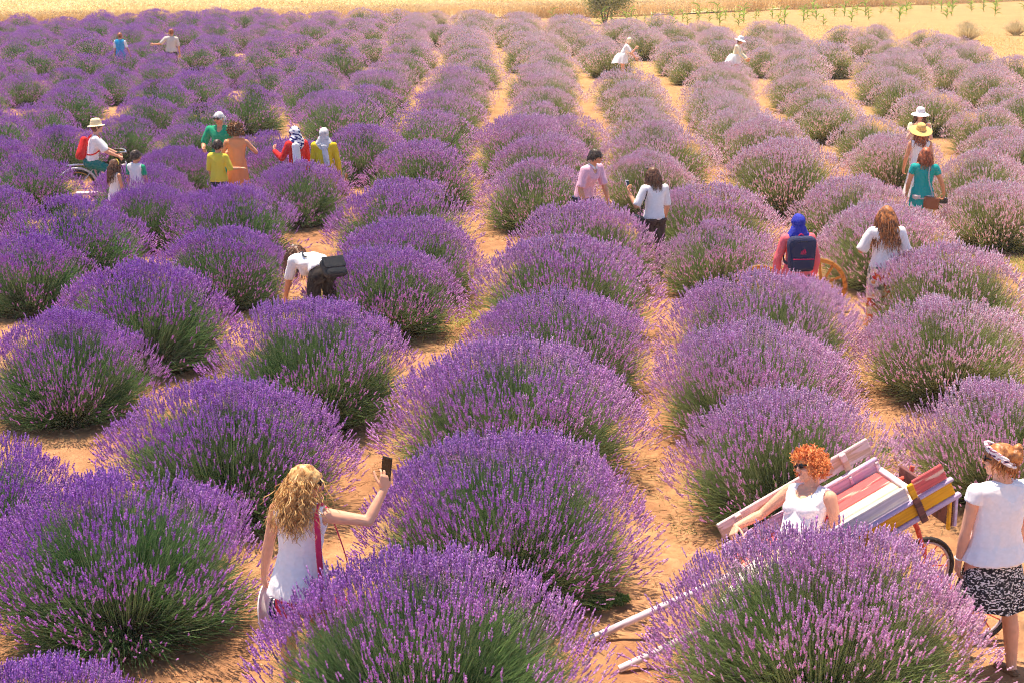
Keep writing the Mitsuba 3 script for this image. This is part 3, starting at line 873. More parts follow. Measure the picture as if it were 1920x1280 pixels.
# ------------------------------------------------------------------ woman taking a picture, back turned, in front
p = Person('woman in white sleeveless tunic with long wavy blonde hair, holding up a phone', -1.36, 9.62, -14, 1.60, lod='near', skin='skin_mat', head=(0, -62, 0), side=3,
           armL=((-.26, .02, -.96), (-.22, .16, -.95)), armR=((.97, .28, -.16), (.32, .46, .80)), handL=((-.12, .10, -1), (.6, .5, 0)), handR=((.12, .12, .98), (-.55, .84, .0)), curl=(.75, .55), wide=1.04)
p.face(glasses=True)
p.shirt('white_knit', sleeve=0, hem=-.14, e=.014, neck='scoop', amp=.014, name='tunic', flare=.055, seed=11)
p.trousers('red_pink_cloth', upto=1, cut=.30, name='shorts', e=.012, top=-.08, bum=.8)
p.hair_cap('hair_blonde', e=.014, low=-.10, amp=.010, back=.02)
p.locks('hair_blonde', 1000, .36, wave=.017, wl=.10, rad=.0040, seed=5, spread=.95, keep=lambda d: d[1] < .12 and not (d[0] > .55 and d[1] > -.2 and d[2] < .3))
P1 = p
hp, hd_, hn, ht = p.hframe['R']
phone(p.world(hp + hd_ * .06 + hn * .016), p.M @ (hd_ + ht * .05), p.M @ np.array([-.25, -.95, .1]), 'dark phone held up by the woman in white tunic')
# her pink bag: a strap over the right shoulder and a soft bag at the hip, in front of her
bag = thing('shoulder_bag', 'pink strapped shoulder bag worn by the blonde woman', 'bag')
sl = [(.19, -.12, .72), (.185, -.135, 1.02), (.17, -.135, 1.16), (.15, -.105, 1.28), (.132, -.055, 1.375), (.135, .0, 1.398), (.150, .06, 1.36), (.19, .115, 1.22), (.25, .13, 1.05), (.29, .10, .70)]
pts = np.array([p.up(q) for q in spline(sl, 40)])
cn = np.array([p.up((.0, 0, min(q[2], 1.2))) for q in spline(sl, 40)])
put(bag, 'strap', p.place(strap(pts, .042, .006, pts - cn)), 'magenta_cloth', 40)
put(bag, 'pouch', p.place(folds(smoothed(rounded((.235, .0, .60), (.11, .27, .24), .05), .03, 3), .006, 9, 9, 3)), 'magenta_cloth', 50)
# a white sun hat hanging from her left hand
hp, hd_, hn, ht = p.hframe['L']
hat = thing('sun_hat', 'white sun hat with dark stripes hanging from the blonde woman\'s hand', 'hat')
def held_hat(key, center, R, m1, m2):
    pr = np.array([(.0, .105), (.06, .10), (.082, .085), (.09, .02), (.10, .0), (.15, -.012), (.19, -.012), (.19, -.019), (.15, -.020), (.094, -.008), (.083, .02), (.076, .08), (.0, .097)])
    mm = lathe(pr, 40)
    put(key, 'crown_and_brim', moved(mm, R, center), m1, 50)
    for zz in (.022, .050):
        b = lathe(np.array([(.0895, zz + .014), (.0925, zz + .014), (.0935, zz), (.0905, zz)]), 40)
        put(key, 'stripe', moved(b, R, center), m2, 50)
hc = p.world(hp + np.array([.035, .02, -.20]))
held_hat(hat, hc, p.M @ rotz(.2) @ roty(82 * D2R) @ rotx(.15), 'white_cloth', 'navy_cloth')

# ------------------------------------------------------------------ woman standing on the right, seen from behind
p = Person('woman in white cap sleeve top and black speckled skirt, seen from behind at right edge', 3.20, 9.95, 22, 1.62, lod='near', skin='skin_mat', head=(0, 42, 0), lean=3, side=4, wide=1.20,
           armL=((-.16, .06, -.98), (-.02, .20, -.97)), armR=((.30, .10, -.94), (.05, .45, -.88)), handL=((.02, .10, -.99), (.85, -.3, 0)), curl=(.35, .5), legL=((-.10, .16, -.98), (-.02, -.05, -1)), legR=((.10, -.06, -.99), (.03, -.14, -.98)))
p.face(glasses=True)
p.shirt('white_knit', sleeve=.16, hem=-.04, e=.020, neck='crew', amp=.013, name='top', flare=.035, seed=21, sleeve_e=.018)
p.skirt('speckle_mat', -.02, -.36, .185, .270, k=6, amp=.06, seed=9, ry=.82)
p.hair_cap('hair_redgold', e=.012, low=-.05, amp=.010, back=.015)
p.locks('hair_redgold', 150, .13, wave=.006, wl=.05, rad=.006, seed=8, spread=.9, part='hair_wisps', keep=lambda d: d[2] > -.1)
bun = mf.Manifold.batch_boolean([ell(p.hd((sx * .022, -.108, .050 + dz)), (.046, .040, .048), p.Hd, 14) for sx, dz in ((-1, .0), (1, .01), (0, -.022), (.4, .03))], mf.OpType.Add)
p.add('hair_bun', folds(smoothed(bun, .010, 2), .009, 40, 14, 7), 'hair_redgold', 60)
hb = [p.hd((.0845 * math.sin(a) * 1.06, .094 * math.cos(a) * 1.06 - .006, .040 + .052 * math.cos(a))) for a in np.linspace(0, 2 * np.pi, 41)]
for off in (-.018, .0, .018):
    hbo = [q + p.Hd @ np.array([0, off * .45, off]) for q in hb]
    p.add('headband', tube(hbo, .0125, 8, cap=False), 'headband_mat', 60)
p.shoes('shoe_brown')
S_, E_, W_ = p.arm['L']
wd = unit(W_ - E_)
a_, b_, _ = frame_of(wd)
ring = [W_ - wd * .02 + (a_ * math.cos(t) + b_ * math.sin(t)) * .0285 for t in np.linspace(0, 2 * np.pi, 25)]
p.add('bracelet', tube(ring, .006, 6, cap=False), 'shoe_white', 60)
er = p.hd((-.078, .0, -.05))
p.add('earring', to_tm(ell(er, .008, None, 10)), 'gold_mat', 60)
P3 = p

# ------------------------------------------------------------------ woman bending over the bushes
p = Person('woman in white top and black trousers bending down with a bag on her back', -2.30, 18.95, 38, 1.63, skin='skin_tan_mat', lean=78, head=(-6, 22, 0), armL=((-.10, .30, -.95), (.0, .35, -.93)), armR=((.08, .25, -.96), (.0, .30, -.95)),
           legL=((-.08, .12, -.99), (0, -.10, -.99)), legR=((.08, .02, -1), (0, -.06, -1)))
p.shirt('white_cloth', sleeve=.55, hem=.06, e=.022, amp=.008, seed=31)
p.trousers('dark_cloth', name='trousers')
p.hair_cap('hair_brown', e=.012, low=-.09)
p.locks('hair_brown', 200, .34, wave=.008, rad=.006, seed=12)
p.add('hair_clip', to_tm(rounded(p.hd((.0, -.06, .115)), (.06, .035, .02), .009, p.Hd)), 'white_cloth', 50)
key = thing('crossbody_bag', 'black leather flap bag resting on the back of the bending woman', 'bag')
Rb = p.U @ rotx(0)
bc = np.array([.04, -.215, p.pel + .10])
put(key, 'pouch', p.place(smoothed(rounded(bc, (.33, .12, .25), .055, rotx(-38 * D2R) @ rotz(.05)), .03, 2)), 'leather_black', 50)
put(key, 'flap', p.place(smoothed(rounded(bc + rotx(-38 * D2R) @ np.array([0, -.058, .055]), (.31, .022, .15), .010, rotx(-38 * D2R) @ rotz(.05)), .03, 1)), 'leather_black', 50)
sl = [(-.12, -.13, p.pel + .2), (-.10, -.125, p.pel + .33), (-.06, -.10, p.pel + .44), (-.10, .0, p.pel + .50), (-.13, .10, p.pel + .40), (-.02, .135, p.pel + .26), (.10, .12, p.pel + .14), (.18, .0, p.pel + .10), (.15, -.12, p.pel + .12)]
pts = np.array([p.up(q) for q in spline(sl, 36)])
put(key, 'strap', p.place(strap(pts, .022, .006, pts - np.array([p.up((0, 0, q[2])) for q in spline(sl, 36)]))), 'leather_black', 40)

# ------------------------------------------------------------------ girl with blue headscarf and backpack
def backpack(p, label, m_main, m_trim, w=.30, h=.44, d=.17, zc=.25, pocket=True, mark=None, soft=False):
    key = thing('backpack', label, 'backpack')
    c = np.array([0, -.115 - d * .42, p.pel + zc])
    if soft:
        m = hull(ell(p.up(c + [0, 0, h * .36]), (w * .26, d * .34, .06)), ell(p.up(c + [0, .01, -h * .2]), (w * .5, d * .55, h * .22)), ell(p.up(c + [0, .01, -h * .36]), (w * .42, d * .5, h * .12)))
        tm = folds(smoothed(m, .03, 3), .012, 14, 7, 4)
    else:
        m = hull(*[ell(p.up(c + [sx * (w / 2 - .06), sy * (d / 2 - .045), sz * (h / 2 - .06)]), (.058, .045, .058) if sz < 0 else (.085, .045, .085), p.U) for sx in (-1, 1) for sy in (-1, 1) for sz in (-1, 1)])
        tm = folds(smoothed(m, .03, 3), .006, 9, 9, 4)
    put(key, 'main_bag', p.place(tm), m_main, 50)
    for sx in (-1, 1):
        sl = [(sx * .085, -.125, p.pel + zc + h * .36), (sx * .090, -.09, p.pel + .45), (sx * .095, -.01, p.pel + .495), (sx * .105, .085, p.pel + .42), (sx * .125, .115, p.pel + .30), (sx * .165, .05, p.pel + .18), (sx * .14, -.10, p.pel + .12)]
        pts = np.array([p.up(q) for q in spline(sl, 30)])
        cen = np.array([p.up((sx * .06, 0, min(q[2], p.pel + .42))) for q in spline(sl, 30)])
        put(key, 'strap', p.place(strap(pts, .036 if not soft else .022, .012, pts - cen)), m_trim if soft else m_main, 40)
    if pocket:
        q = c + np.array([0, -d * .50, -h * .24])
        put(key, 'pocket', p.place(smoothed(rounded(p.up(q), (w * .84, .07, h * .36), .03, p.U), .03, 2)), m_main, 50)
        zz = np.linspace(-.42, .42, 12)
        put(key, 'zip', p.place(tube([p.up(q + [w * t, -.034 - .0 * abs(t), h * .155]) for t in zz], .008, 6)), m_trim, 50)
        arc = [p.up(c + np.array([w * .40 * math.cos(t), -d * .47, h * .20 + h * .24 * math.sin(t)])) for t in np.linspace(.2, math.pi - .2, 20)]
        put(key, 'zip', p.place(tube(arc, .005, 6)), 'black_plastic', 50)
        put(key, 'grab_loop', p.place(tube([p.up(c + np.array([.035 * math.cos(t), d * .25, h * .5 + .045 * math.sin(t)])) for t in np.linspace(0, math.pi, 12)], .009, 6)), m_trim, 50)
    if mark:
        # the small three striped triangular emblem printed in pink
        q = c + np.array([0, -d * .535, h * .14])
        for j, (xo, hh) in enumerate(((-.020, .022), (.002, .036), (.024, .050))):
            put(key, 'emblem', p.place(boxm(p.up(q + [xo, 0, hh * .5 - .02]), (.016, .012, hh), p.U @ roty(-.35))), mark, False)
        put(key, 'emblem', p.place(boxm(p.up(q + [.0, 0, -.032]), (.074, .012, .010), p.U)), mark, False)
    return key

p = Person('girl in coral long coat and royal blue headscarf with a backpack, by the wooden wheel', 3.51, 19.35, 6, 1.54, skin='skin_mat', armL=((-.30, .10, -.95), (-.02, .30, -.95)), armR=((.32, .08, -.94), (.05, .30, -.95)))
p.shirt('coral_cloth', long=True, hem=-.05, e=.024, flare=.02, name='coat', sleeve_e=.022, amp=.009, seed=41, neck='crew')
p.skirt('coral_cloth', .02, -.52, .192, .30, name='coat_skirt', k=5, amp=.06, seed=42)
p.trousers('dark_cloth')
p.headscarf('royal_cloth')
backpack(p, 'navy backpack with pink zip on the girl in coral coat', 'navy_cloth', 'magenta_cloth', w=.33, h=.44, mark='magenta_cloth')

# ------------------------------------------------------------------ long haired woman in white tee
p = Person('woman with long brown hair, white t-shirt and red floral trousers, behind right bush', 4.62, 19.45, 4, 1.63, skin='skin_tan_mat', armL=((-.42, .18, -.88), (.35, .80, .35)), armR=((.34, .06, -.94), (.22, .14, -.96)), handL=((.2, .5, .8), (.8, .3, 0)), side=-1, wide=1.05)
p.shirt('white_cloth', sleeve=.62, hem=-.02, e=.026, flare=.02, amp=.009, seed=51, sleeve_e=.022)
p.trousers('floral_mat', e=.03, flare=.05, amp=.012, name='trousers')
p.hair_cap('hair_ombre', e=.012, low=-.10, back=.015)
p.locks('hair_ombre', 420, .46, wave=.008, wl=.14, rad=.0065, seed=14, spread=.4)

# ------------------------------------------------------------------ woman with phone in the middle and the man leaning towards her
p = Person('woman in white t-shirt and dark trousers looking at a white phone, seen from behind', 2.06, 22.95, 24, 1.62, skin='skin_tan_mat', head=(14, 22, 0), armL=((-.42, .10, -.90), (-.14, .62, .66)), armR=((.22, .04, -.97), (-.02, .34, -.94)), handL=((-.05, .5, .86), (.75, -.5, 0)), curl=(.6, .45))
p.shirt('white_cloth', sleeve=.6, hem=-.02, e=.014, amp=.006, seed=61)
p.trousers('plum_trouser')
p.hair_cap('hair_brown', e=.011, low=-.09)
p.locks('hair_brown', 240, .27, wave=.006, rad=.0060, seed=16)
g_ = [ell(p.hd((sx * .036, .050, .108)), np.array([.030, .022, .010]), p.Hd, 10) for sx in (-1, 1)]
p.add('sunglasses', to_tm(union(g_)), 'lens_mat', 50)
hp, hd_, hn, ht = p.hframe['L']
phone(p.world(hp + hd_ * .055 + hn * .018), p.M @ hd_, p.M @ np.array([.4, -.85, .3]), 'white phone in the hand of the woman with dark trousers', 'phone_white_mat')
key = thing('handbag', 'black handbag hanging at the left hip of the woman with white phone', 'bag')
put(key, 'pouch', p.place(smoothed(rounded((-.235, .06, p.pel - .06), (.09, .24, .20), .035, rotz(.1)), .03, 2)), 'leather_black', 50)
sl = [(-.225, .13, p.pel + .03), (-.215, .10, p.pel + .25), (-.165, .03, p.pel + .455), (-.155, -.02, p.pel + .46), (-.20, -.06, p.pel + .25), (-.23, -.02, p.pel + .03)]
pts = spline(sl, 28)
put(key, 'strap', p.place(strap(pts, .016, .006, pts - np.array([0, 0, p.pel + .2]))), 'leather_black', 40)

p = Person('man in pink polo shirt with dark hair leaning forward over a bush', 1.12, 24.75, -126, 1.70, skin='skin_tan_mat', male=True, lean=20, head=(-16, 20, 0), armL=((-.10, .30, -.95), (.10, .40, -.9)), armR=((.30, -.05, -.95), (.10, .35, -.93)), legL=((-.1, .15, -.98), (0, -.1, -1)))
p.face(glasses=True)
p.shirt('pink_cloth', sleeve=.6, hem=-.03, e=.016, neck='v', amp=.007, seed=71, name='polo_shirt')
p.trousers('navy_cloth')
p.hair_cap('hair_dark', e=.006, low=-.02, fringe=.070)
p.locks('hair_dark', 200, .075, wave=.003, rad=.0065, seed=70, spread=.9, part='hair_strands', steps=7, keep=lambda d: d[2] > -.05 and not (d[1] > .1 and d[2] < .75))
col = [hull(p.ue((sx * .045, .02, p.pel + .495), (.022, .03, .014)), p.ue((sx * .060, -.03, p.pel + .505), (.016, .02, .012)), p.ue((sx * .028, .066, p.pel + .465), (.016, .012, .012))) for sx in (-1, 1)]
p.add('collar', to_tm(union(col)), 'white_cloth', 50)

# ------------------------------------------------------------------ three women in a line on the right
p = Person('woman in teal cap sleeve dress with auburn hair, carrying a camera', 6.50, 25.15, -4, 1.62, skin='skin_tan_mat', armL=((-.24, .12, -.96), (.0, .55, -.83)), armR=((.45, .10, -.88), (.28, .46, -.84)), handR=((.1, .5, -.85), (-.9, .2, 0)), curl=(.4, .7), side=2)
p.shirt('teal_cloth', sleeve=.26, hem=-.02, e=.014, amp=.006, seed=81, name='dress_top')
p.skirt('teal_cloth', .10, -.20, .168, .22, name='dress_skirt', k=5, amp=.05, seed=82)
p.trousers('grey_cloth', upto=2)
p.hair_cap('hair_auburn', e=.013, low=-.09)
p.locks('hair_auburn', 260, .24, wave=.008, rad=.0065, seed=18)
hp, hd_, hn, ht = p.hframe['R']
key = thing('camera', 'black camera in the right hand of the woman in teal dress', 'camera')
put(key, 'camera_body', p.place(smoothed(rounded(hp + hd_ * .07, (.13, .07, .09), .015), .02, 1)), 'black_plastic', 50)
put(key, 'lens', p.place(tube([hp + hd_ * .07 + np.array([0, .03, 0]), hp + hd_ * .07 + np.array([0, .12, 0])], .036, 16)), 'black_plastic', 40)
key = thing('crossbody_bag', 'brown crossbody bag at the hip of the woman in teal dress', 'bag')
put(key, 'pouch', p.place(smoothed(rounded((.12, -.165, p.pel - .12), (.25, .09, .20), .035, roty(.1)), .03, 2)), 'leather_brown', 50)
sl = [(.14, -.165, p.pel - .03), (.10, -.150, p.pel + .12), (.06, -.135, p.pel + .30), (.075, -.085, p.pel + .46), (.08, .0, p.pel + .50), (.03, .11, p.pel + .40), (-.10, .13, p.pel + .2), (-.17, .05, p.pel + .02), (-.1, -.14, p.pel - .05), (.04, -.165, p.pel - .05)]
pts = spline(sl, 44)
put(key, 'strap', p.place(strap(pts, .020, .006, pts - np.stack([pts[:, 0] * 0, pts[:, 0] * 0, pts[:, 2]], 1))), 'grey_scarf', 40)

p = Person('woman in wide straw hat and white strapped top, seen from behind', 7.22, 28.3, 0, 1.60, skin='skin_tan_mat', head=(-6, 0, 0), armL=((-.25, .05, -.96), (-.02, .45, -.9)), armR=((.25, .05, -.96), (.02, .45, -.9)))
p.shirt('white_cloth', sleeve=0, hem=-.04, e=.012, neck='scoop', seed=91)
p.skirt('white_cloth', .02, -.55, .165, .27, seed=92)
p.hair_cap('hair_auburn', e=.011, low=-.09)
p.locks('hair_auburn', 80, .30, rad=.011, seed=20)
p.hat('straw', brim=.115, crown=.115, tilt=14, band='straw', label='wide straw hat')

p = Person('girl in white sun hat facing the camera with hands at her chin', 7.90, 31.1, 178, 1.60, skin='skin_pale_mat', armL=((-.22, .30, -.92), (.30, .45, .84)), armR=((.22, .30, -.92), (-.30, .45, .84)), handL=((.15, .1, .97), (.3, .9, 0)), handR=((-.15, .1, .97), (-.3, .9, 0)))
p.face()
p.shirt('cream_cloth', sleeve=.3, hem=-.04, e=.014, neck='scoop', seed=95)
p.skirt('cream_cloth', .06, -.55, .17, .28, seed=96)
p.hair_cap('hair_brown', e=.012, low=-.09)
p.locks('hair_brown', 80, .28, rad=.011, seed=22)
p.hat('white_cloth', brim=.085, crown=.11, tilt=-6, dip=.035)

# ------------------------------------------------------------------ two far women in white
p = Person('fair haired woman in flared white dress standing among far bushes', 3.72, 54.4, -92, 1.60, lod='far', skin='skin_mat', lean=20, head=(-10, 60, 0), armL=((-.1, .55, -.8), (0, .6, -.7)), armR=((.15, .45, -.85), (-.05, .55, .6)))
p.face(glasses=True, lips=None)
p.shirt('white_cloth', sleeve=.5, hem=-.02, e=.02, seed=101, neck='v')
p.skirt('white_cloth', .18, -.16, .17, .31, seed=102, shift=(0, -.10), curve=.6, ry=.9)
p.hair_cap('hair_pale', e=.014, low=-.08)
p = Person('woman in white bucket hat, cream top and flared white skirt far back right', 7.36, 53.4, -105, 1.66, lod='far', skin='skin_tan_mat', lean=10, head=(10, 0, 0), armL=((-.1, .4, -.9), (.1, .7, -.6)), armR=((.1, .4, -.9), (-.1, .7, -.6)))
p.shirt('cream_cloth', long=True, hem=.04, e=.02, seed=105)
p.skirt('white_cloth', .18, -.12, .16, .30, seed=106, shift=(0, -.10), curve=.6, ry=.9)
p.hair_cap('hair_brown', e=.012, low=-.08)
p.hat('white_cloth', brim=.075, crown=.10, dip=.045, tilt=4)

# ------------------------------------------------------------------ two far people on the left
p = Person('person in bright blue vest with reddish hair far back left', -13.61, 56.4, -12, 1.60, lod='far', skin='skin_tan_mat', armR=((.3, .2, -.9), (.1, .5, -.8)), head=(8, 0, 0))
p.shirt('white_cloth', sleeve=.5, hem=-.03, e=.012, seed=111)
p.shirt('sky_cloth', sleeve=0, hem=-.05, e=.030, name='vest', seed=112, neck='scoop')
p.trousers('sky_cloth')
p.hair_cap('hair_auburn', e=.014, low=-.06)
p = Person('person in pale grey t-shirt stretching the left arm out far back left', -12.01, 57.2, 8, 1.68, lod='far', skin='skin_tan_mat', armL=((-.72, .1, -.70), (-.98, .15, -.10)), head=(0, 40, 0), side=3, wide=1.1)
p.shirt('grey_cloth', sleeve=.6, hem=-.04, e=.02, seed=121)
p.trousers('dark_cloth')
p.hair_cap('hair_auburn', e=.014, low=-.06)

# ------------------------------------------------------------------ the family group on the left
p = Person('grey haired man in green t-shirt and sunglasses facing the camera', -5.35, 29.4, 172, 1.74, skin='skin_tan_mat', male=True, head=(6, -12, 0), armL=((-.35, .05, -.93), (.1, .40, -.9)), armR=((.42, -.05, -.90), (-.20, .72, -.20)))
p.face(glasses=True)
p.shirt('green_cloth', sleeve=.62, hem=-.05, e=.018, neck='v', amp=.008, seed=131)
p.trousers('green_cloth', upto=1, cut=.36, name='shorts', e=.022)
p.hair_cap('hair_grey', e=.006, low=-.03, fringe=.070)
p.locks('hair_grey', 200, .075, wave=.003, rad=.0065, seed=70, spread=.9, part='hair_strands', steps=7, keep=lambda d: d[2] > -.05 and not (d[1] > .1 and d[2] < .75))
p = Person('curly dark haired woman in peach long dress, seen from behind', -4.88, 28.3, 8, 1.63, skin='skin_tan_mat', armL=((-.35, .25, -.9), (.3, .8, .1)), armR=((.62, .20, -.70), (-.45, .72, .50)), head=(6, 0, 0))
p.shirt('peach_cloth', sleeve=.0, hem=-.02, e=.014, neck='scoop', seed=141, name='dress_top')
p.skirt('peach_cloth', .12, -.72, .160, .26, name='dress_skirt', k=5, amp=.10, seed=142, n=64)
p.hair_cap('hair_dark_highlight', e=.022, low=-.09, amp=.02, back=.02)
p.curls('hair_dark_highlight', 260, size=.075, rad=.008, seed=24)
p = Person('boy in yellow t-shirt reaching to the right, seen from behind', -5.16, 28.0, -12, 1.36, child=True, skin='skin_tan_mat', armL=((-.16, .1, -.98), (.05, .3, -.95)), armR=((.30, .12, -.94), (.92, .30, .04)), handR=((.95, .2, .05), (0, .2, -1)), head=(0, -10, 0))
p.shirt('yellow_cloth', sleeve=.7, hem=-.10, e=.026, flare=.02, amp=.009, seed=151, sleeve_e=.020)
p.trousers('navy_cloth')
p.hair_cap('hair_dark', e=.006, low=-.03, fringe=.065)
p.locks('hair_dark', 200, .075, wave=.003, rad=.0065, seed=70, spread=.9, part='hair_strands', steps=7, keep=lambda d: d[2] > -.05 and not (d[1] > .1 and d[2] < .75))

p = Person('woman in navy and white patterned headscarf, red cardigan and white shawl', -3.80, 28.2, 38, 1.60, skin='skin_mat', head=(14, 18, 0), armL=((-.40, .18, -.88), (-.10, .78, .40)), armR=((.22, .05, -.97), (.0, .2, -.97)), handL=((0, .7, .7), (.8, -.3, 0)), curl=(.6, .4))
p.shirt('red_cloth', long=True, hem=-.22, e=.024, flare=.03, name='cardigan', sleeve_e=.022, seed=161)
p.skirt('dark_cloth', -.05, -.78, .17, .24, seed=162)
p.headscarf('scarf_navy_mat')
sh = [hull(p.ue((-.09, -.115, p.pel + .43), (.075, .04, .04)), p.ue((-.08, -.150, p.pel + .20), (.085, .035, .05)), ell((-.075, -.165, p.pel - .12), (.095, .035, .05)))]
p.add('shawl', folds(smoothed(union(sh), .03, 2), .010, 16, 3, 163), 'white_cloth', 50)
fr = [tube([(-.16 + .0145 * i, -.165 + .004 * (i % 3), p.pel - .12), (-.16 + .0150 * i, -.175, p.pel - .23), (-.16 + .0155 * i + .004 * (i % 2), -.180, p.pel - .32)], [.005, .0045, .003], 5) for i in range(13)]
p.add('fringe', cat(fr), 'white_cloth', 50)
hp, hd_, hn, ht = p.hframe['L']
phone(p.world(hp + hd_ * .055 + hn * .016), p.M @ hd_, p.M @ np.array([.5, -.8, .3]), 'dark phone in the hand of the woman in patterned headscarf')
p = Person('woman in grey headscarf and long mustard yellow tunic, seen from behind', -3.30, 28.1, -4, 1.58, skin='skin_mat', armL=((-.16, .08, -.97), (-.05, .25, -.96)), armR=((.20, .05, -.96), (.16, .20, -.96)), wide=1.04)
p.shirt('mustard_cloth', long=True, hem=-.06, e=.026, flare=.04, name='tunic', sleeve_e=.020, amp=.012, seed=171)
p.skirt('mustard_cloth', .05, -.42, .20, .28, name='tunic_skirt', k=6, amp=.07, seed=172)
p.trousers('dark_cloth')
p.headscarf('scarf_grey_mat')
tl = [hull(p.ue((.02, -.125, p.pel + .44), (.055, .035, .03)), p.ue((.05, -.150, p.pel + .26), (.045, .022, .04)), p.ue((.075, -.155, p.pel + .10), (.050, .022, .03)))]
p.add('scarf_tail', folds(smoothed(union(tl), .03, 2), .008, 18, 6, 173), 'scarf_grey_mat', 50)
hp, hd_, hn, ht = p.hframe['R']
key = thing('tote_bag', 'brown leather tote bag carried by the woman in mustard tunic', 'bag')
bc = hp + np.array([.05, .0, -.20])
put(key, 'pouch', p.place(smoothed(hull(rounded(bc + [0, 0, .10], (.16, .24, .08), .035), rounded(bc + [0, 0, -.10], (.20, .34, .10), .045)), .03, 2)), 'leather_brown', 50)
for sx in (-.05, .05):
    put(key, 'handle', p.place(tube([bc + np.array([sx, .10 * math.cos(t), .11 + .13 * math.sin(t)]) for t in np.linspace(0, math.pi, 14)], .010, 6)), 'leather_brown', 50)

# ------------------------------------------------------------------ cyclist, girl and boy at the left
CY = Person('cyclist in white t-shirt, teal trousers and straw hat riding with a red backpack', -7.75, 29.4, -74, 1.64, skin='skin_mat', z=-.10, pelvis=.93, lean=14, head=(-22, 0, 0), armL=((-.10, .62, -.78), (.02, .90, -.42)), armR=((.12, .60, -.80), (.0, .90, -.42)),
            legL=((-.05, .36, -.93), (-.02, -.22, -.97)), legR=((.06, .93, -.36), (.02, -.34, -.94)), handL=((0, .9, -.3), (.1, -.2, -1)), handR=((0, .9, -.3), (-.1, -.2, -1)), curl=(1.0, 1.0))
p = CY
p.shirt('white_cloth', sleeve=.62, hem=.0, e=.022, flare=.02, amp=.009, seed=181, sleeve_e=.020)
p.trousers('teal_trouser', e=.016)
p.shoes('shoe_white')
p.face()
p.hair_cap('hair_brown', e=.011, low=-.07)
p.hat('pale_straw', brim=.050, crown=.12, tilt=-4, dip=.012, band='pale_straw')
backpack(p, 'red drawstring backpack on the back of the cyclist', 'red_cloth', 'red_cloth', w=.30, h=.46, d=.20, zc=.20, pocket=False, soft=True)
p = Person('girl with long brown hair and yellow headband beside the bicycle', -6.72, 26.9, -38, 1.16, child=True, skin='skin_tan_mat', head=(4, -10, 0), armL=((-.16, .1, -.98), (0, .3, -.95)), armR=((.2, .1, -.97), (0, .3, -.95)))
p.face()
p.shirt('white_cloth', sleeve=0, hem=-.04, e=.014, neck='scoop', seed=191)
p.skirt('orchid_cloth', .04, -.36, .165, .27, seed=192)
p.hair_cap('hair_brown', e=.012, low=-.10)
p.locks('hair_brown', 110, .46, rad=.011, seed=26)
p.add('headband', tube([p.hd((.087 * math.cos(a), .03, .02 + .098 * math.sin(a))) for a in np.linspace(-.1, math.pi + .1, 24)], .008, 6), 'yellow_cloth', 50)
p = Person('dark haired boy in white t-shirt with green sleeves beside the girl', -6.42, 27.2, -18, 1.28, child=True, skin='skin_tan_mat', head=(0, -22, 0), armL=((-.18, .05, -.98), (-.02, .2, -.97)), armR=((.20, .05, -.97), (.04, .2, -.97)))
p.shirt('white_cloth', sleeve=0, hem=-.10, e=.022, flare=.015, amp=.008, seed=201, neck='crew')
sl_ = []
for k in 'LR':
    S_, E_, W_ = p.arm[k]
    d = unit(E_ - S_)
    sl_.append(hull(ell(S_ + d * .01, .066), ell(S_ + d * .19, .060)).trim_by_plane(tuple(-d), float(-d @ (S_ + d * .185))))
for m_ in sl_:
    p.add('sleeve', folds(smoothed(m_, .03, 2), .006, 9, 5, 203), 'green_cloth', 50, 'green sleeve')
p.trousers('navy_cloth', upto=1, cut=.34, name='shorts', e=.02)
p.hair_cap('hair_dark', e=.007, low=-.03, fringe=.065)
p.locks('hair_dark', 200, .075, wave=.003, rad=.0065, seed=70, spread=.9, part='hair_strands', steps=7, keep=lambda d: d[2] > -.05 and not (d[1] > .1 and d[2] < .75))

# ------------------------------------------------------------------ the painted hand cart, tipped forward on its shafts
yaw_, pit_ = 3.392, .457
cu = np.array([math.cos(yaw_) * math.cos(pit_), math.sin(yaw_) * math.cos(pit_), -math.sin(pit_)])
cv_ = np.array([-math.sin(yaw_), math.cos(yaw_), 0.0])
cw = np.cross(cu, cv_)
def worn(base, under, amount=.55, freq=7.0, stretch=(1.0, 0.0, 0.0)):
    b, u = srgb(*base), srgb(*under)
    def f(p, n, uv):
        a = p.x * float(cu[0]) + p.y * float(cu[1]) + p.z * float(cu[2])
        c = p.x * float(cv_[0]) + p.y * float(cv_[1])
        h = p.x * float(cw[0]) + p.y * float(cw[1]) + p.z * float(cw[2])
        q = fbm(a * freq * .45, c * freq * 3.4, h * freq * 3.4, 4)
        fine = fbm(a * 6, c * 90, h * 90, 3)
        return mi.Color3f(mix(b, u, smoothstep(amount, amount + .10, q))) * (.74 + .50 * fine)
    return f
for nm, a in dict(paint_red=((206, 92, 94), (230, 190, 172), .56), paint_cream=((232, 212, 180), (212, 190, 182), .50), paint_grey=((206, 198, 208), (232, 224, 214), .55), paint_lavender=((190, 170, 204), (214, 200, 210), .54),
                  paint_yellow=((226, 164, 24), (196, 140, 52), .64), paint_pale=((214, 192, 194), (190, 160, 142), .50), paint_white=((224, 210, 222), (190, 172, 180), .54), paint_brown=((112, 66, 62), (84, 52, 50), .55), paint_coral=((222, 92, 78), (190, 70, 60), .6),
                  wood_honey=((206, 146, 66), (166, 106, 44), .52), wood_grey=((168, 140, 110), (128, 102, 80), .5)).items():
    scene[nm] = {'type': 'twosided', 'bsdf': {'type': 'principled', 'base_color': proc(worn(*a)), 'roughness': .62, 'specular': .35}}
mat('rubber_mat', srgb(46, 40, 40), .75)
mat('rim_metal', srgb(176, 160, 168), .4, .5)
mat('chrome', (.7, .7, .72), .25, .5, metallic=.9)

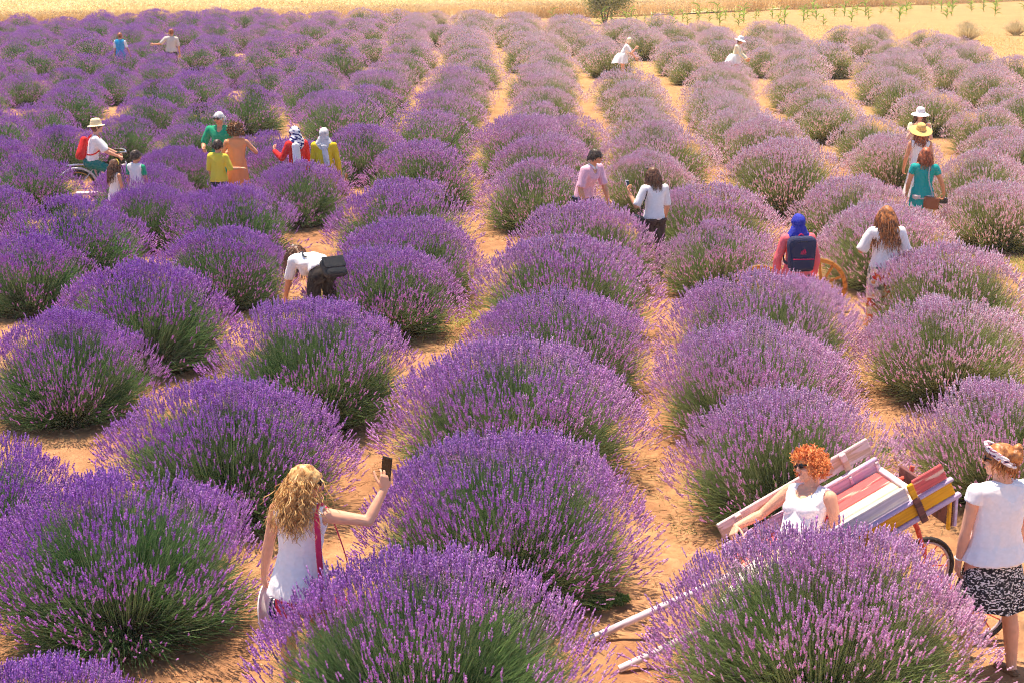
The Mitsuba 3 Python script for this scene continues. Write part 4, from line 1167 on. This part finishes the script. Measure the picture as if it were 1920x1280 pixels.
RC = np.stack([cu, cv_, cw], 1)
CO = np.array([3.054, 10.405, 1.123])
def CP(a, b, c):
    return CO + cu * a + cv_ * b + cw * c
cart = thing('hand_cart', 'painted wooden hand cart in red, yellow and lavender tipped forward on white shafts', 'cart')
def cbox(name, a, b, c, m, bevel=.006, label=None, parent=None, R=None):
    return put(parent or cart, name, boxm(CP(sum(a) / 2, sum(b) / 2, sum(c) / 2), (a[1] - a[0], b[1] - b[0], c[1] - c[0]), RC if R is None else R, bevel), m, False, label)
W_c, H1, H2 = .781, .124, .130
# floor planks, each with its own paint
rng_c = np.random.default_rng(4)
pl = [('paint_red', -.765, -.655), ('paint_red', -.648, -.540), ('paint_cream', -.533, -.425), ('paint_cream', -.418, -.312), ('paint_pale', -.305, -.165), ('paint_grey', -.158, -.022)]
for m, b0, b1 in pl:
    cbox('floor_plank', (.215 + rng_c.uniform(-.006, .006), 1.46), (b0, b1), (.006 + rng_c.uniform(0, .004), .030), m)
cbox('rear_beam', (.165, .208), (-.775, -.03), (-.012, .044), 'paint_grey')
cbox('cross_beam', (.70, .76), (-.775, -.03), (-.07, -.004), 'paint_lavender')
# near side
near = cbox('near_side', (.0, 1.47), (-.018, .004), (.012, H1 - .012), 'paint_yellow', label='yellow side board')
cbox('rail', (-.03, 1.50), (-.022, .020), (-.024, .008), 'paint_lavender', parent=near)
cbox('rail', (-.02, 1.50), (-.022, .020), (H1 - .010, H1 + .014), 'paint_lavender', parent=near)
cbox('upper_board', (.315, 1.44), (-.020, .000), (H1 + .022, H1 + H2), 'paint_grey', parent=near)
cbox('upper_board', (.012, .255), (-.020, .000), (H1 + .022, H1 + H2 + .012), 'paint_red', parent=near, label='red upper board at the rear')
cbox('batten', (.262, .308), (.0045, .028), (H1 + .021, H1 + H2 + .010), 'paint_yellow', parent=near)
cbox('batten', (.258, .312), (.0205, .036), (-.045, H1 + .030), 'paint_brown', parent=near, label='lower batten with its shade painted dark')  # shade over the lower batten put in as dark paint
cbox('batten', (1.02, 1.07), (.0205, .036), (-.035, H1 + H2 + .010), 'paint_yellow', parent=near)
# far side
far = cbox('far_side', (.19, 1.47), (-.800, -.780), (.0, .100), 'paint_lavender')
cbox('rail', (.17, 1.48), (-.815, -.775), (.100, .122), 'paint_lavender', parent=far)
cbox('batten', (.175, .205), (-.779, -.757), (-.01, .0995), 'paint_white', parent=far)
cbox('batten', (.40, .425), (-.779, -.765), (.03, .0995), 'paint_lavender', parent=far)
for a in (.36, 1.25):
    cbox('post', (a, a + .05), (-.845, -.816), (-.03, .26), 'paint_pale', parent=far)
cbox('backrest_board', (.16, 1.44), (-.872, -.846), (.130, .262), 'paint_pale', parent=far, label='long pale board')
# front board and shafts
cbox('front_board', (1.472, 1.495), (-.79, -.005), (-.02, .11), 'paint_lavender')
for b, a0, a1 in ((-.115, .3, 2.64), (-.620, .3, 2.70)):
    q = [CP(a0, b, -.052), CP(1.2, b, -.052), CP(2.0, b - .01, -.060)]
    e = CP(a1, b - .02, .0)
    e = np.array([e[0], e[1], .040])
    st = CP(1.30, b, -.052)
    ln = np.linspace(0, 1, 20)[:, None]
    put(cart, 'shaft', tube(np.vstack([[q[0]], st + (e - st) * ln]), np.linspace(.029, .026, 21), 12), 'paint_white', 50)
# the tail board that hangs down behind
tail = put(cart, 'tail_board', boxm(CP(.035, -.38, -.02) + np.array([.0, 0, -.10]), (.030, .74, .20), np.stack([unit([cu[0], cu[1], 0]), cv_, [0, 0, 1.0]], 1), .004), 'paint_brown', False)
for da, m in ((-.026, 'paint_lavender'), (.026, 'paint_yellow')):
    put(tail, 'edge_strip', boxm(CP(.035 + da, .002, -.02) + np.array([.0, 0, -.10]), (.020, .03, .21), np.stack([unit([cu[0], cu[1], 0]), cv_, [0, 0, 1.0]], 1), .003), m, False)
# wheels, axle and coral red struts
def spoked_wheel(key, c, axis, R, tyre_r, m_tyre, m_rim, m_spoke, n, name='wheel', guard=None, rim_w=.012, hub=.022, sr=.0025, label=None):
    axis = unit(axis)
    a, b, _ = frame_of(axis)
    t = np.linspace(0, 2 * np.pi, 49)
    circ = lambda r, o=0.0: [np.asarray(c) + axis * o + (a * math.cos(x) + b * math.sin(x)) * r for x in t]  # noqa: E731
    w = put(key, name, tube(circ(R - tyre_r), tyre_r, 8, cap=False), m_tyre, 50, label)
    put(w, 'rim', tube(circ(R - tyre_r * 2 - rim_w * .5), rim_w, 8, cap=False), m_rim, 50)
    put(w, 'hub', tube([np.asarray(c) - axis * .045, np.asarray(c) + axis * .045], hub, 12), m_rim, 40)
    for i in range(n):
        x = 2 * np.pi * i / n
        d = a * math.cos(x) + b * math.sin(x)
        s_ = .03 * (1 if i % 2 else -1)
        put(w, 'spoke', tube([np.asarray(c) + axis * s_ + d * hub, np.asarray(c) + d * (R - tyre_r * 2 - rim_w)], sr, 5), m_spoke, 40)
    return w
wc_far = np.array([3.10, 11.245, .245])
wc_near = wc_far + cv_ * .80
ax_ = cv_
for wc in (wc_far, wc_near):
    spoked_wheel(cart, wc, ax_, .245, .020, 'rubber_mat', 'rim_metal', 'paint_coral', 12, sr=.005, rim_w=.011)
put(cart, 'axle', tube([wc_far, wc_near], .020, 10), 'paint_coral', 40)
for s_ in (0,):
    wc = (wc_far, wc_near)[s_] + cv_ * (.08 if s_ == 0 else -.08)
    b = -.68 if s_ == 0 else -.30
    top = CP(.16, b, -.045)
    put(cart, 'strut', tube([wc, wc * .55 + top * .45 + np.array([.03, 0, .02]), top], [.014, .020, .026], 10), 'paint_coral', 40)
    put(cart, 'spring', tube(spline([CP(-.02, b, -.03), CP(.06, b, -.08), top + np.array([0, 0, -.02]), CP(.30, b, -.09), CP(.40, b, -.04)], 20), .018, 8), 'paint_coral', 40)

# the woman sitting in the cart
p = Person('curly red haired woman in white vest and sunglasses sitting in the painted cart', 2.03, 10.66, 134, 1.62, z=-.265, lod='near', skin='skin_mat', lean=-24, side=5, head=(18, -24, 2), pelvis=.885,
           armL=((-.34, .06, -.93), (.15, .60, -.72)), armR=((.48, .52, -.66), (.24, .90, -.22)), handR=((-.3, .8, -.4), (-.5, -.2, -.8)), handL=((.2, .8, -.5), (.6, -.2, -.8)), curl=(.6, .6), legL=((-.10, .95, -.25), (.0, .75, -.62)), legR=((.12, .95, -.25), (.05, .80, -.58)), wide=1.06)
p.face(glasses=True)
p.shirt('white_knit', sleeve=0, hem=-.05, e=.014, neck='scoop', amp=.007, name='vest', seed=301)
p.trousers('white_cloth', e=.018)
p.hair_cap('hair_ginger', e=.018, low=-.055, amp=.016, fringe=.05)
p.curls('hair_ginger', 620, size=.060, rad=.0040, seed=33, keep=lambda d: d[2] > -.5)
p.add('earring', to_tm(ell(p.hd((-.080, .0, -.055)), .008, None, 10)), 'gold_mat', 60)
p.add('earring', to_tm(ell(p.hd((.080, .0, -.055)), .008, None, 10)), 'gold_mat', 60)
P2 = p

# ------------------------------------------------------------------ wooden cart wheels beside the girl with the blue headscarf
def wooden_wheel(label, c, axis, R):
    key = thing('wooden_wheel', label, 'wheel')
    axis = unit(axis)
    a, b, _ = frame_of(axis)
    t = np.linspace(0, 2 * np.pi, 41)
    dirs = [a * math.cos(x) + b * math.sin(x) for x in t]
    # felloe ring of rectangular section
    v, f = [], []
    for d in dirs[:-1]:
        for r, o in ((R, -.024), (R, .024), (R - .052, .022), (R - .052, -.022)):
            v.append(c + d * r + axis * o)
    n = len(dirs) - 1
    for i in range(n):
        for j in range(4):
            k, i2 = (j + 1) % 4, (i + 1) % n
            f += [[i * 4 + j, i * 4 + k, i2 * 4 + k], [i * 4 + j, i2 * 4 + k, i2 * 4 + j]]
    put(key, 'rim', TM(v, f), 'wood_honey', 30)
    put(key, 'iron_tyre', tube([c + d * (R + .004) for d in dirs], .010, 6, cap=False), 'wood_grey', 50)
    put(key, 'hub', tube([c - axis * .09, c - axis * .04, c + axis * .04, c + axis * .09], [.045, .062, .062, .045], 14), 'wood_honey', 40)
    for i in range(10):
        d = a * math.cos(2 * np.pi * i / 10 + .2) + b * math.sin(2 * np.pi * i / 10 + .2)
        put(key, 'spoke', tube([c + d * .05, c + d * (R * .5), c + d * (R - .04)], [.022, .017, .020], 6), 'wood_honey', 40)
    return key
WA = np.array([.42, .90, .06])
wooden_wheel('honey brown wooden spoked cart wheel right of the girl in coral coat', np.array([4.12, 20.85, .355]), WA, .345)
wooden_wheel('wooden cart wheel mostly hidden left of the girl in coral coat', np.array([3.28, 20.4, .355]), WA, .345)
key = thing('wheel_shaft', 'weathered wooden beam joining the two cart wheels', 'beam')
put(key, 'beam', boxm((3.70, 20.62, .345), (.78, .10, .10), rotz(.49), .01), 'wood_grey', False)

# ------------------------------------------------------------------ bicycle
by = -74 * D2R
bh = np.array([-math.sin(by), math.cos(by), 0])
bs = np.array([bh[1], -bh[0], 0])
B0 = CY.pos * [1, 1, 0] - bh * .27
def BP(s, z, o=0.0):
    return B0 + bh * s + bs * o + np.array([0, 0, z])
bike = thing('bicycle', 'white and silver bicycle with rear rack ridden by the cyclist', 'bicycle')
mat('bike_white', srgb(224, 222, 226), .35, .5)
mat('bike_pink', srgb(206, 170, 170), .35, .5)
mat('tyre_tan', srgb(206, 150, 56), .7)
for s_, nm in ((0, 'rear_wheel'), (1.06, 'front_wheel')):
    spoked_wheel(bike, BP(s_, .335), bs, .335, .020, 'rubber_mat', 'tyre_tan', 'chrome', 20, name=nm, sr=.0022, rim_w=.011, hub=.024)
    arc = [BP(s_ + .365 * math.cos(t), .335 + .365 * math.sin(t)) for t in np.linspace(.25 if s_ == 0 else .6, 2.75 if s_ == 0 else 2.9, 22)]
    put(bike, 'mudguard', tube(arc, .022, 6), 'bike_white', 50)
for q, r, m in (([BP(.43, .29), BP(.28, .78)], .017, 'bike_pink'), ([BP(.43, .29), BP(.91, .62)], .019, 'bike_white'), ([BP(.31, .66), BP(.89, .74)], .016, 'bike_white'), ([BP(0, .335, .05), BP(.43, .29)], .011, 'bike_white'), ([BP(0, .335, .05), BP(.31, .70)], .010, 'bike_white'),
                ([BP(.88, .80), BP(.93, .60), BP(1.06, .335, .05)], .014, 'bike_white')):
    put(bike, 'frame_tube', tube(q, r, 8), m, 40)
put(bike, 'saddle', smoothed(hull(ell(BP(.20, .80), (.05, .09, .035), rotz(by)), ell(BP(.34, .81), (.03, .03, .025))), .03, 2), 'leather_black', 50)
hbk = put(bike, 'handlebar', tube(spline([BP(.74, .99, .27), BP(.86, 1.0, .22), BP(.90, .97, .0), BP(.86, 1.0, -.22), BP(.74, .99, -.27)], 24), .012, 8), 'chrome', 50)
for o in (.27, -.27):
    put(hbk, 'grip', tube([BP(.70, .99, o * 1.02), BP(.80, .995, o * .95)], .018, 8), 'black_plastic', 50)
rk = put(bike, 'rack', tube([BP(-.22, .76, .06), BP(.22, .77, .06)], .010, 6), 'chrome', 50)
put(rk, 'rail', tube([BP(-.22, .76, -.06), BP(.22, .77, -.06)], .010, 6), 'chrome', 50)
for s_ in (-.2, -.05, .1, .2):
    put(rk, 'slat', tube([BP(s_, .762, -.06), BP(s_, .762, .06)], .008, 6), 'chrome', 50)
for o in (.05, -.05):
    put(rk, 'stay', tube([BP(0, .335, o), BP(-.14, .76, o)], .007, 6), 'chrome', 50)
put(bike, 'crank', tube([BP(.43, .29, .04), BP(.43, .29, .09), BP(.58, .36, .10)], .012, 6), 'chrome', 50)
bench = thing('bench', 'low white plank bench beside the rear wheel of the bicycle', 'bench')
bc_ = np.array([-7.58, 28.75, .33])
put(bench, 'plank', boxm(bc_, (.62, .20, .05), rotz(.1), .008), 'paint_white', False)
for sx in (-.22, .22):
    put(bench, 'leg', boxm(bc_ + rotz(.1) @ np.array([sx, 0, -.165]), (.05, .16, .28), rotz(.1), .006), 'paint_white', False)

# ------------------------------------------------------------------ wheat field behind the lavender
EDGE = np.array([(-60, 84), (-27, 86.5), (-20, 88.5), (-15, 89.5), (-11.3, 93), (-8, 95), (-2, 98), (3, 100), (5.6, 100), (11.6, 104), (20, 112), (28.6, 118), (40, 126), (70, 150)], float)
def edge_y(x):
    return np.interp(x, EDGE[:, 0], EDGE[:, 1])
def wheat_color(p, n, uv):
    a = fbm(p.x * .22, p.y * .16, 3.0, 3)
    c = mix((.66, .43, .17), (.86, .68, .38), uv.x)
    c = mix(c, (.90, .74, .46), smoothstep(.40, .70, a) * .6)
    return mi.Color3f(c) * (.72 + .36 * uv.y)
scene['wheat_mat'] = {'type': 'principledthin', 'base_color': proc(wheat_color), 'roughness': .7, 'spec_trans': 0.0, 'diff_trans': .5, 'eta': 1.35}
def canopy_color(p, n, uv):
    a = fbm(p.x * .25, p.y * .14, 3.0, 3)
    b = fbm(p.x * 4, p.y * 2.2, 6.0, 3)
    return mi.Color3f(mix((.74, .53, .25), (.88, .72, .42), a)) * (.74 + .45 * b)
scene['canopy_mat'] = {'type': 'twosided', 'bsdf': {'type': 'diffuse', 'reflectance': proc(canopy_color)}}
rng = np.random.default_rng(77)
def wheat_stalks(n, depth0, depth1, h, xs=(-34, 44), w=.02):
    x = rng.uniform(xs[0], xs[1], n)
    y = edge_y(x) + depth0 + (depth1 - depth0) * rng.uniform(0, 1, n) ** 1.5 + .9 * (meshkit.fbm(np.stack([x * .5, x * 0, x * 0], 1), 2, 5) - .5) * 3
    hh = h * rng.uniform(.75, 1.1, n)
    p0 = np.stack([x, y, np.zeros(n)], 1)
    ln = rng.normal(size=(n, 2)) * .16
    top = p0 + np.stack([ln[:, 0], ln[:, 1], hh], 1)
    mid = .5 * (p0 + top) + np.array([0, 0, .06])
    u = rng.uniform(size=n)
    a = blades(p0, mid, top, np.full(n, w), rng, 2, u)
    ear = top + np.stack([ln[:, 0] * .6, ln[:, 1] * .6, np.full(n, .07)], 1)
    b = blades(top - [0, 0, .03], .5 * (top + ear), ear, np.full(n, w * 1.5), rng, 1, np.clip(u + .2, 0, 1))
    return a, b
V, F, UV, at = [], [], [], 0
for args in ((26000, -.3, 3.5, .82), (70000, 1.0, 45, .80)):
    for v, f, uv in wheat_stalks(*args, w=.026 if args[0] < 30000 else .045):
        V.append(v); F.append(f + at); UV.append(uv); at += len(v)
scene['wheat'] = mikit.ply((np.vstack(V), np.vstack(F)), 'wheat_mat', smooth=False, uv=np.vstack(UV))
labels['wheat'] = {'label': 'ripe pale golden wheat standing behind the lavender field', 'category': 'wheat', 'kind': 'stuff'}
xs = np.linspace(-130, 160, 300)
tt = np.concatenate([np.linspace(0, 12, 26), np.geomspace(13, 700, 40)])
X, TT = np.meshgrid(xs, tt)
Y = edge_y(np.clip(X, -60, 70)) + TT + .6
Z = .52 * np.clip(TT / 2.5 + .2, 0, 1) + .16 * (meshkit.fbm(np.stack([X * .9, Y * .5, X * 0], -1), 3, 4) - .5) - .04
v = np.stack([X, Y, Z], -1).reshape(-1, 3)
i, j = np.meshgrid(np.arange(len(tt) - 1), np.arange(len(xs) - 1), indexing='ij')
a = i * len(xs) + j
f = np.stack([a, a + 1, a + len(xs) + 1, a + len(xs)], -1).reshape(-1, 4)
scene['wheat_field'] = mikit.ply((v, f), 'canopy_mat', smooth=True)
labels['wheat_field'] = {'label': 'broad canopy of the pale wheat field reaching to the horizon', 'kind': 'structure'}

# ------------------------------------------------------------------ young maize, tufts, shrub
def two_tone(a, b, f=20.0):
    def fn(p, n, uv):
        return mix(a, b, fbm(p.x * f, p.y * f, p.z * f, 2))
    return fn
for nm, a, b in (('maize_leaf', (.20, .34, .05), (.40, .54, .12)), ('shrub_leaf', (.20, .24, .07), (.36, .38, .14)), ('weed_leaf', (.045, .12, .03), (.11, .22, .06)), ('tuft_leaf', (.52, .46, .24), (.80, .66, .44)), ('dry_leaf', (.52, .42, .14), (.78, .62, .26)), ('green_dry_leaf', (.28, .36, .09), (.62, .56, .20))):
    scene[nm] = {'type': 'principledthin', 'base_color': proc(two_tone(a, b)), 'roughness': .6, 'spec_trans': 0.0, 'diff_trans': .6, 'eta': 1.4}
mat('twig_mat', srgb(112, 84, 60), .9)

def maize(seed):
    rng = np.random.default_rng(seed)
    h = 1.0
    stem = tube([(0, 0, -.02), (.01, .01, h * .5), (.03, .0, h * .85)], [.020, .017, .008], 6)
    n = 9
    p0 = np.stack([np.zeros(n), np.zeros(n), np.linspace(.12, .82, n)], 1)
    az = np.arange(n) * 2.7 + rng.uniform(0, 6, n)
    L = rng.uniform(.32, .52, n)
    d = np.stack([np.cos(az), np.sin(az), np.zeros(n)], 1)
    p1 = p0 + d * (L * .5)[:, None] + np.array([0, 0, .26])
    p2 = p0 + d * L[:, None] + np.stack([np.zeros(n)] * 2 + [rng.uniform(-.02, .22, n)], 1)
    v, f, uv = blades(p0, p1, p2, np.full(n, .085), rng, 5, rng.uniform(size=n))
    g = {'type': 'shapegroup', 'stem': mikit.ply(stem, 'maize_leaf', 40), 'leaves': mikit.ply((v, f), 'maize_leaf', False)}
    return g
for k in range(3):
    scene['maize_%d' % k] = maize(60 + k)
MZ = [(-3.9, 101, .9), (2.4, 97, .9), (3.4, 95, .8), (5.0, 90.5, 1.25), (5.6, 91.5, 1.2), (6.5, 93, 1.1), (7.1, 97, 1.0), (7.8, 91, .9), (8.9, 90.1, 1.15), (9.9, 92, .8), (11.0, 96, 1.3), (11.6, 91, 1.2), (12.2, 97, 1.3), (12.6, 90.5, 1.0), (13.3, 93.5, 1.1), (13.8, 97, 1.2), (14.8, 90.3, .9), (15.4, 92, 1.3),
      (15.8, 99, 1.0), (16.8, 94, 1.0), (17.4, 91, .8), (18.1, 97, 1.2), (19.0, 103, 1.3), (19.8, 95, 1.2), (20.8, 102, 1.3), (21.2, 97, .9), (22.1, 102, 1.3), (22.6, 95, 1.1), (23.5, 99, 1.2), (24.4, 101, 1.0), (25.6, 106, 1.4), (26.4, 99, 1.2), (27.5, 102, 1.1), (28.4, 108, 1.2), (29.4, 109, 1.4), (30.2, 102, 1.1),
      (31.2, 108, 1.1), (32.3, 109, 1.3), (33.6, 105, 1.2), (34.8, 111, 1.0), (36.2, 108, 1.2)]
rng = np.random.default_rng(8)
for x in np.linspace(6, 37, 34):
    MZ.append((x + rng.normal() * .3, float(edge_y(x)) - rng.uniform(6.0, 12.0), rng.uniform(.6, 1.0)))
MZ.sort()
for i, (x, y, s_) in enumerate(MZ):
    key = thing('maize_plant', 'young green maize plant, %s in the line at the far field edge' % ('leftmost' if i == 0 else 'rightmost' if i == len(MZ) - 1 else '%s from the left' % (nth(i) if i else 'first')), 'maize plant', 'young maize plants at the far field edge')
    scene[key] = {'type': 'instance', 'group': ref('maize_%d' % (i % 3)), 'to_world': T().translate([x, y, 0]).rotate([0, 0, 1], random.uniform(0, 360)).scale([s_ * .95, s_ * .95, s_ * .82])}

def tuft(seed, n, h, spread, m, w=.012):
    rng = np.random.default_rng(seed)
    az, el = rng.uniform(0, 2 * np.pi, n), rng.uniform(0, 1.1, n)
    d = np.stack([np.sin(el) * np.cos(az), np.sin(el) * np.sin(az), np.cos(el)], 1)
    p0 = d * [.10, .10, 0]
    L = h * rng.uniform(.55, 1.0, n)
    p2 = p0 + d * L[:, None] * [spread, spread, 1]
    p1 = .5 * (p0 + p2) + np.array([0, 0, .12 * h])
    return blades(p0, p1, p2, np.full(n, w), rng, 2, rng.uniform(size=n))
g = {'type': 'shapegroup'}
v, f, uv = tuft(5, 1100, .62, 1.15, None, .012)
g['stems'] = mikit.ply((v, f), 'tuft_leaf', False)
v, f, uv = tuft(6, 260, .30, .7, None, .020)
g['foliage'] = mikit.ply((v, f), 'shrub_leaf', False)
scene['young_lavender_group'] = g
YL = [(7.6, 85.5, 1.0), (13.9, 81.0, 1.0), (17.8, 78.5, 1.5), (19.6, 73.5, .8), (21.9, 78.0, 1.5), (25.4, 82.0, 1.4), (26.8, 72.5, 1.5), (19.8, 61.5, 1.1), (21.0, 63.0, 1.6), (23.6, 69.0, 1.0), (24.0, 86, 1.0)]
for i, (x, y, s_) in enumerate(YL):
    key = thing('young_lavender', 'small pale young lavender tuft on open soil at upper right, %s from the left' % (nth(i) if i else 'first'), 'young lavender', 'young lavender tufts at the upper right')
    scene[key] = {'type': 'instance', 'group': ref('young_lavender_group'), 'to_world': T().translate([x, y, 0]).rotate([0, 0, 1], 70.0 * i).scale([s_, s_, s_])}

# a rounded olive shrub among the maize
def leafy(seed, n, R, cz, z0, leaf, lobes):
    rng = np.random.default_rng(seed)
    cs = np.array([(rng.normal() * R[0] * .45, rng.normal() * R[1] * .4, z0 + cz * rng.uniform(.5, 1.5)) for _ in range(lobes)])
    c = cs[rng.integers(0, lobes, n)] + rng.normal(size=(n, 3)) * [R[0] * .24, R[1] * .24, cz * .30]
    c[:, 2] = np.maximum(c[:, 2], .05)
    d = rng.normal(size=(n, 3))
    d /= np.linalg.norm(d, axis=1, keepdims=True)
    return blades(c, c + d * leaf * .5 + [0, 0, .01], c + d * leaf, np.full(n, leaf * .42), rng, 2, rng.uniform(size=n))
shrub = thing('shrub', 'rounded olive green shrub behind the maize at top centre', 'shrub')
v, f, uv = leafy(4, 12000, (1.35, 1.1), 1.15, .40, .11, 20)
v = v + [5.2, 91.5, 0]
scene[shrub + '__crown'] = mikit.ply((v, f), 'shrub_leaf', False)
put(shrub, 'trunk', cat([tube([(5.2 + .03 * k, 91.5, -.05), (5.2 + .25 * (k - 1), 91.5 + .1 * k, .9), (5.2 + .5 * (k - 1), 91.5, 1.7)], [.06, .04, .015], 6) for k in range(3)]), 'twig_mat', 40)

# weeds at the feet of the bushes
WD = [(.62, 10.95, .11, 'small green weed under the bush left of the white shafts'), (.82, 11.05, .07, 'tiny weed beside the one near the white shafts'),
      (3.62, 14.52, .22, 'green weed under the front of the bush above the cart'), (3.92, 14.62, .17, 'smaller weed under the bush above the cart'), (-1.83, 12.2, .24, 'dark green weed at the bush foot left of the blonde woman')]
for i, (x, y, s_, lab) in enumerate(WD):
    key = thing('weed', lab, 'weed')
    v, f, uv = leafy(30 + i, 260, (s_, s_), s_ * .5, .02, .042, 7)
    scene[key + '__leaves'] = mikit.ply((v + [x, y, 0], f), 'weed_leaf', False)

# dry grass patches, litter and clods on the soil
GP = [(-.6, 20.7, 1.1, 1.6, 2600, 'green_dry_leaf'), (-.55, 22.2, .8, 1.2, 1200, 'dry_leaf'), (5.9, 21.3, .9, 1.0, 1500, 'green_dry_leaf'), (-2.9, 20.6, .8, 1.3, 1800, 'green_dry_leaf'), (-9.6, 42.0, 1.9, 1.8, 3600, 'green_dry_leaf'), (-9.0, 44.0, 1.5, 1.2, 1500, 'dry_leaf'),
      (3.0, 26.6, .8, 1.4, 1000, 'dry_leaf'), (2.3, 24.4, .6, 1.2, 1200, 'green_dry_leaf'), (1.45, 13.0, .25, 1.6, 240, 'weed_leaf'), (1.35, 16.6, .3, 1.2, 260, 'green_dry_leaf'), (-3.5, 33.4, 1.1, 1.1, 1700, 'green_dry_leaf'), (-1.35, 10.9, .25, .5, 240, 'green_dry_leaf'), (-3.3, 12.2, .5, .3, 160, 'weed_leaf'), (-.9, 14.2, .4, .8, 200, 'dry_leaf'),
      (20, 76, 9, 12, 5000, 'dry_leaf'), (11, 87, 8, 4, 2200, 'dry_leaf'), (7.5, 24.0, 1.2, 2.0, 2000, 'green_dry_leaf'), (6.2, 20.4, .8, .8, 900, 'dry_leaf')]
by_mat = {}
for k, (x, y, sx, sy, n, m) in enumerate(GP):
    rng = np.random.default_rng(500 + k)
    c = np.stack([x + sx * rng.normal(size=n) * .5, y + sy * rng.normal(size=n) * .5, np.zeros(n)], 1)
    q = meshkit.noise(c * 3.3, 9)
    c = c[q > .36]
    n = len(c)
    big = 1.0 if y < 60 else 1.8
    d = rng.normal(size=(n, 3)) * [.05, .05, 0] * big * (.5 if y < 18 else 1)
    h = rng.uniform(.03, .11, n) * big * (.55 if y < 18 else 1)
    p2 = c + d * 1.6 + np.stack([h * 0, h * 0, h], 1)
    by_mat.setdefault(m, []).append(blades(c, .5 * (c + p2) + d * -.2 + [0, 0, .02], p2, np.full(n, .007 * big * (1.5 if y > 18 else .7)), rng, 2, rng.uniform(size=n)))
for m, L in by_mat.items():
    V, F, at = [], [], 0
    for v, f, uv in L:
        V.append(v); F.append(f + at); at += len(v)
    key = {'dry_leaf': 'dry_grass', 'green_dry_leaf': 'mixed_grass', 'weed_leaf': 'ground_cover'}[m]
    scene[key] = mikit.ply((np.vstack(V), np.vstack(F)), m, False)
    labels[key] = {'label': {'dry_grass': 'straw coloured dry grass on the open soil', 'mixed_grass': 'patches of half dry yellow green grass between bushes', 'ground_cover': 'thin green seedlings on the bare path'}[key], 'category': 'grass', 'kind': 'stuff'}

def scatter(n, seed, ymax=60.0):
    rng = np.random.default_rng(seed)
    y = 7.5 + (ymax - 7.5) * rng.uniform(0, 1, n) ** 1.9
    x = rng.uniform(-.37, .37, n) * (y + 2)
    return np.stack([x, y, ground_z(x, y)], 1), rng
# clods and pebbles
P_, rng = scatter(15000, 91)
s_ = .006 + .022 * rng.uniform(size=len(P_)) ** 4
oc = np.array([[1, 0, 0], [-1, 0, 0], [0, 1, 0], [0, -1, 0], [0, 0, 1], [0, 0, -1]], float)
of = np.array([[0, 2, 4], [2, 1, 4], [1, 3, 4], [3, 0, 4], [2, 0, 5], [1, 2, 5], [3, 1, 5], [0, 3, 5]])
vv = oc[None] * rng.uniform(.6, 1.3, (len(P_), 6, 1)) * s_[:, None, None] * [1, 1, .7]
ang = rng.uniform(0, 6.3, len(P_))
ca, sa = np.cos(ang)[:, None], np.sin(ang)[:, None]
vv = np.stack([vv[..., 0] * ca - vv[..., 1] * sa, vv[..., 0] * sa + vv[..., 1] * ca, vv[..., 2]], -1) + P_[:, None, :]
scene['clod_mat'] = {'type': 'twosided', 'bsdf': {'type': 'diffuse', 'reflectance': proc(lambda p, n, uv: mix((.44, .20, .09), (.74, .46, .28), cell_rand(dr.floor(p.x * 30), dr.floor(p.y * 30), 1.0)))}}
scene['soil_clods'] = mikit.ply((vv.reshape(-1, 3), (np.arange(len(P_))[:, None, None] * 6 + of[None]).reshape(-1, 3)), 'clod_mat', smooth=True)
labels['soil_clods'] = {'label': 'small clods and pebbles lying on the orange soil', 'category': 'pebbles', 'kind': 'stuff'}
# dry stems and fallen flower litter, mostly around the feet of the bushes
rng = np.random.default_rng(93)
L = []
for (x, y, R) in BUSHES:
    if y > 40:
        continue
    n = int(420 * np.interp(y, [10, 40], [1, .35]))
    r = R * rng.uniform(.45, 1.25, n)
    a = rng.uniform(0, 2 * np.pi, n)
    L.append(np.stack([x + r * np.cos(a), y + r * np.sin(a), a], 1))
L = np.vstack(L)
n = len(L)
a = L[:, 2] + rng.normal(size=n) * .9
ln = rng.uniform(.03, .13, n)
c = np.stack([L[:, 0], L[:, 1], ground_z(L[:, 0], L[:, 1]) + .012], 1)
e = np.stack([np.cos(a) * ln, np.sin(a) * ln, rng.uniform(-.004, .014, n)], 1)
v, f, uv = blades(c - e, c + [0, 0, .006], c + e, np.full(n, .006), rng, 2, rng.uniform(size=n))
scene['litter_mat'] = {'type': 'twosided', 'bsdf': {'type': 'diffuse', 'reflectance': proc(lambda p, n, uv: mix((.20, .11, .06), (.56, .38, .20), uv.x))}}
scene['plant_litter'] = mikit.ply((v, f), 'litter_mat', smooth=False, uv=uv)
labels['plant_litter'] = {'label': 'dry stems and fallen bits scattered under the bushes', 'category': 'litter', 'kind': 'stuff'}
stone = thing('stone', 'pale stone on the path below the woman with white phone', 'stone')
scene[stone] = mikit.ply(TM((np.array(trimesh.creation.icosphere(2).vertices) * (1 + .25 * (meshkit.noise(np.array(trimesh.creation.icosphere(2).vertices) * 2.2, 3)[:, None] - .5))) * [.09, .06, .05] + [2.1, 23.0, .03], trimesh.creation.icosphere(2).faces), 'paint_cream', smooth=60)

# ------------------------------------------------------------------ thin warm haze added for glow and lighter shadows over the field
scene['haze_air'] = {'type': 'homogeneous', 'albedo': {'type': 'rgb', 'value': [.97, .93, .84]}, 'sigma_t': {'type': 'rgb', 'value': [.0008, .0008, .0008]}}
scene['haze'] = {'type': 'cube', 'to_world': T().translate([0, 400, 3.1]).scale([460, 520, 4.2]), 'bsdf': {'type': 'null'}, 'interior': ref('haze_air')}
scene['camera']['medium'] = ref('haze_air')
labels['haze'] = {'label': 'thin warm haze added to soften the field', 'category': 'haze', 'kind': 'stuff'}
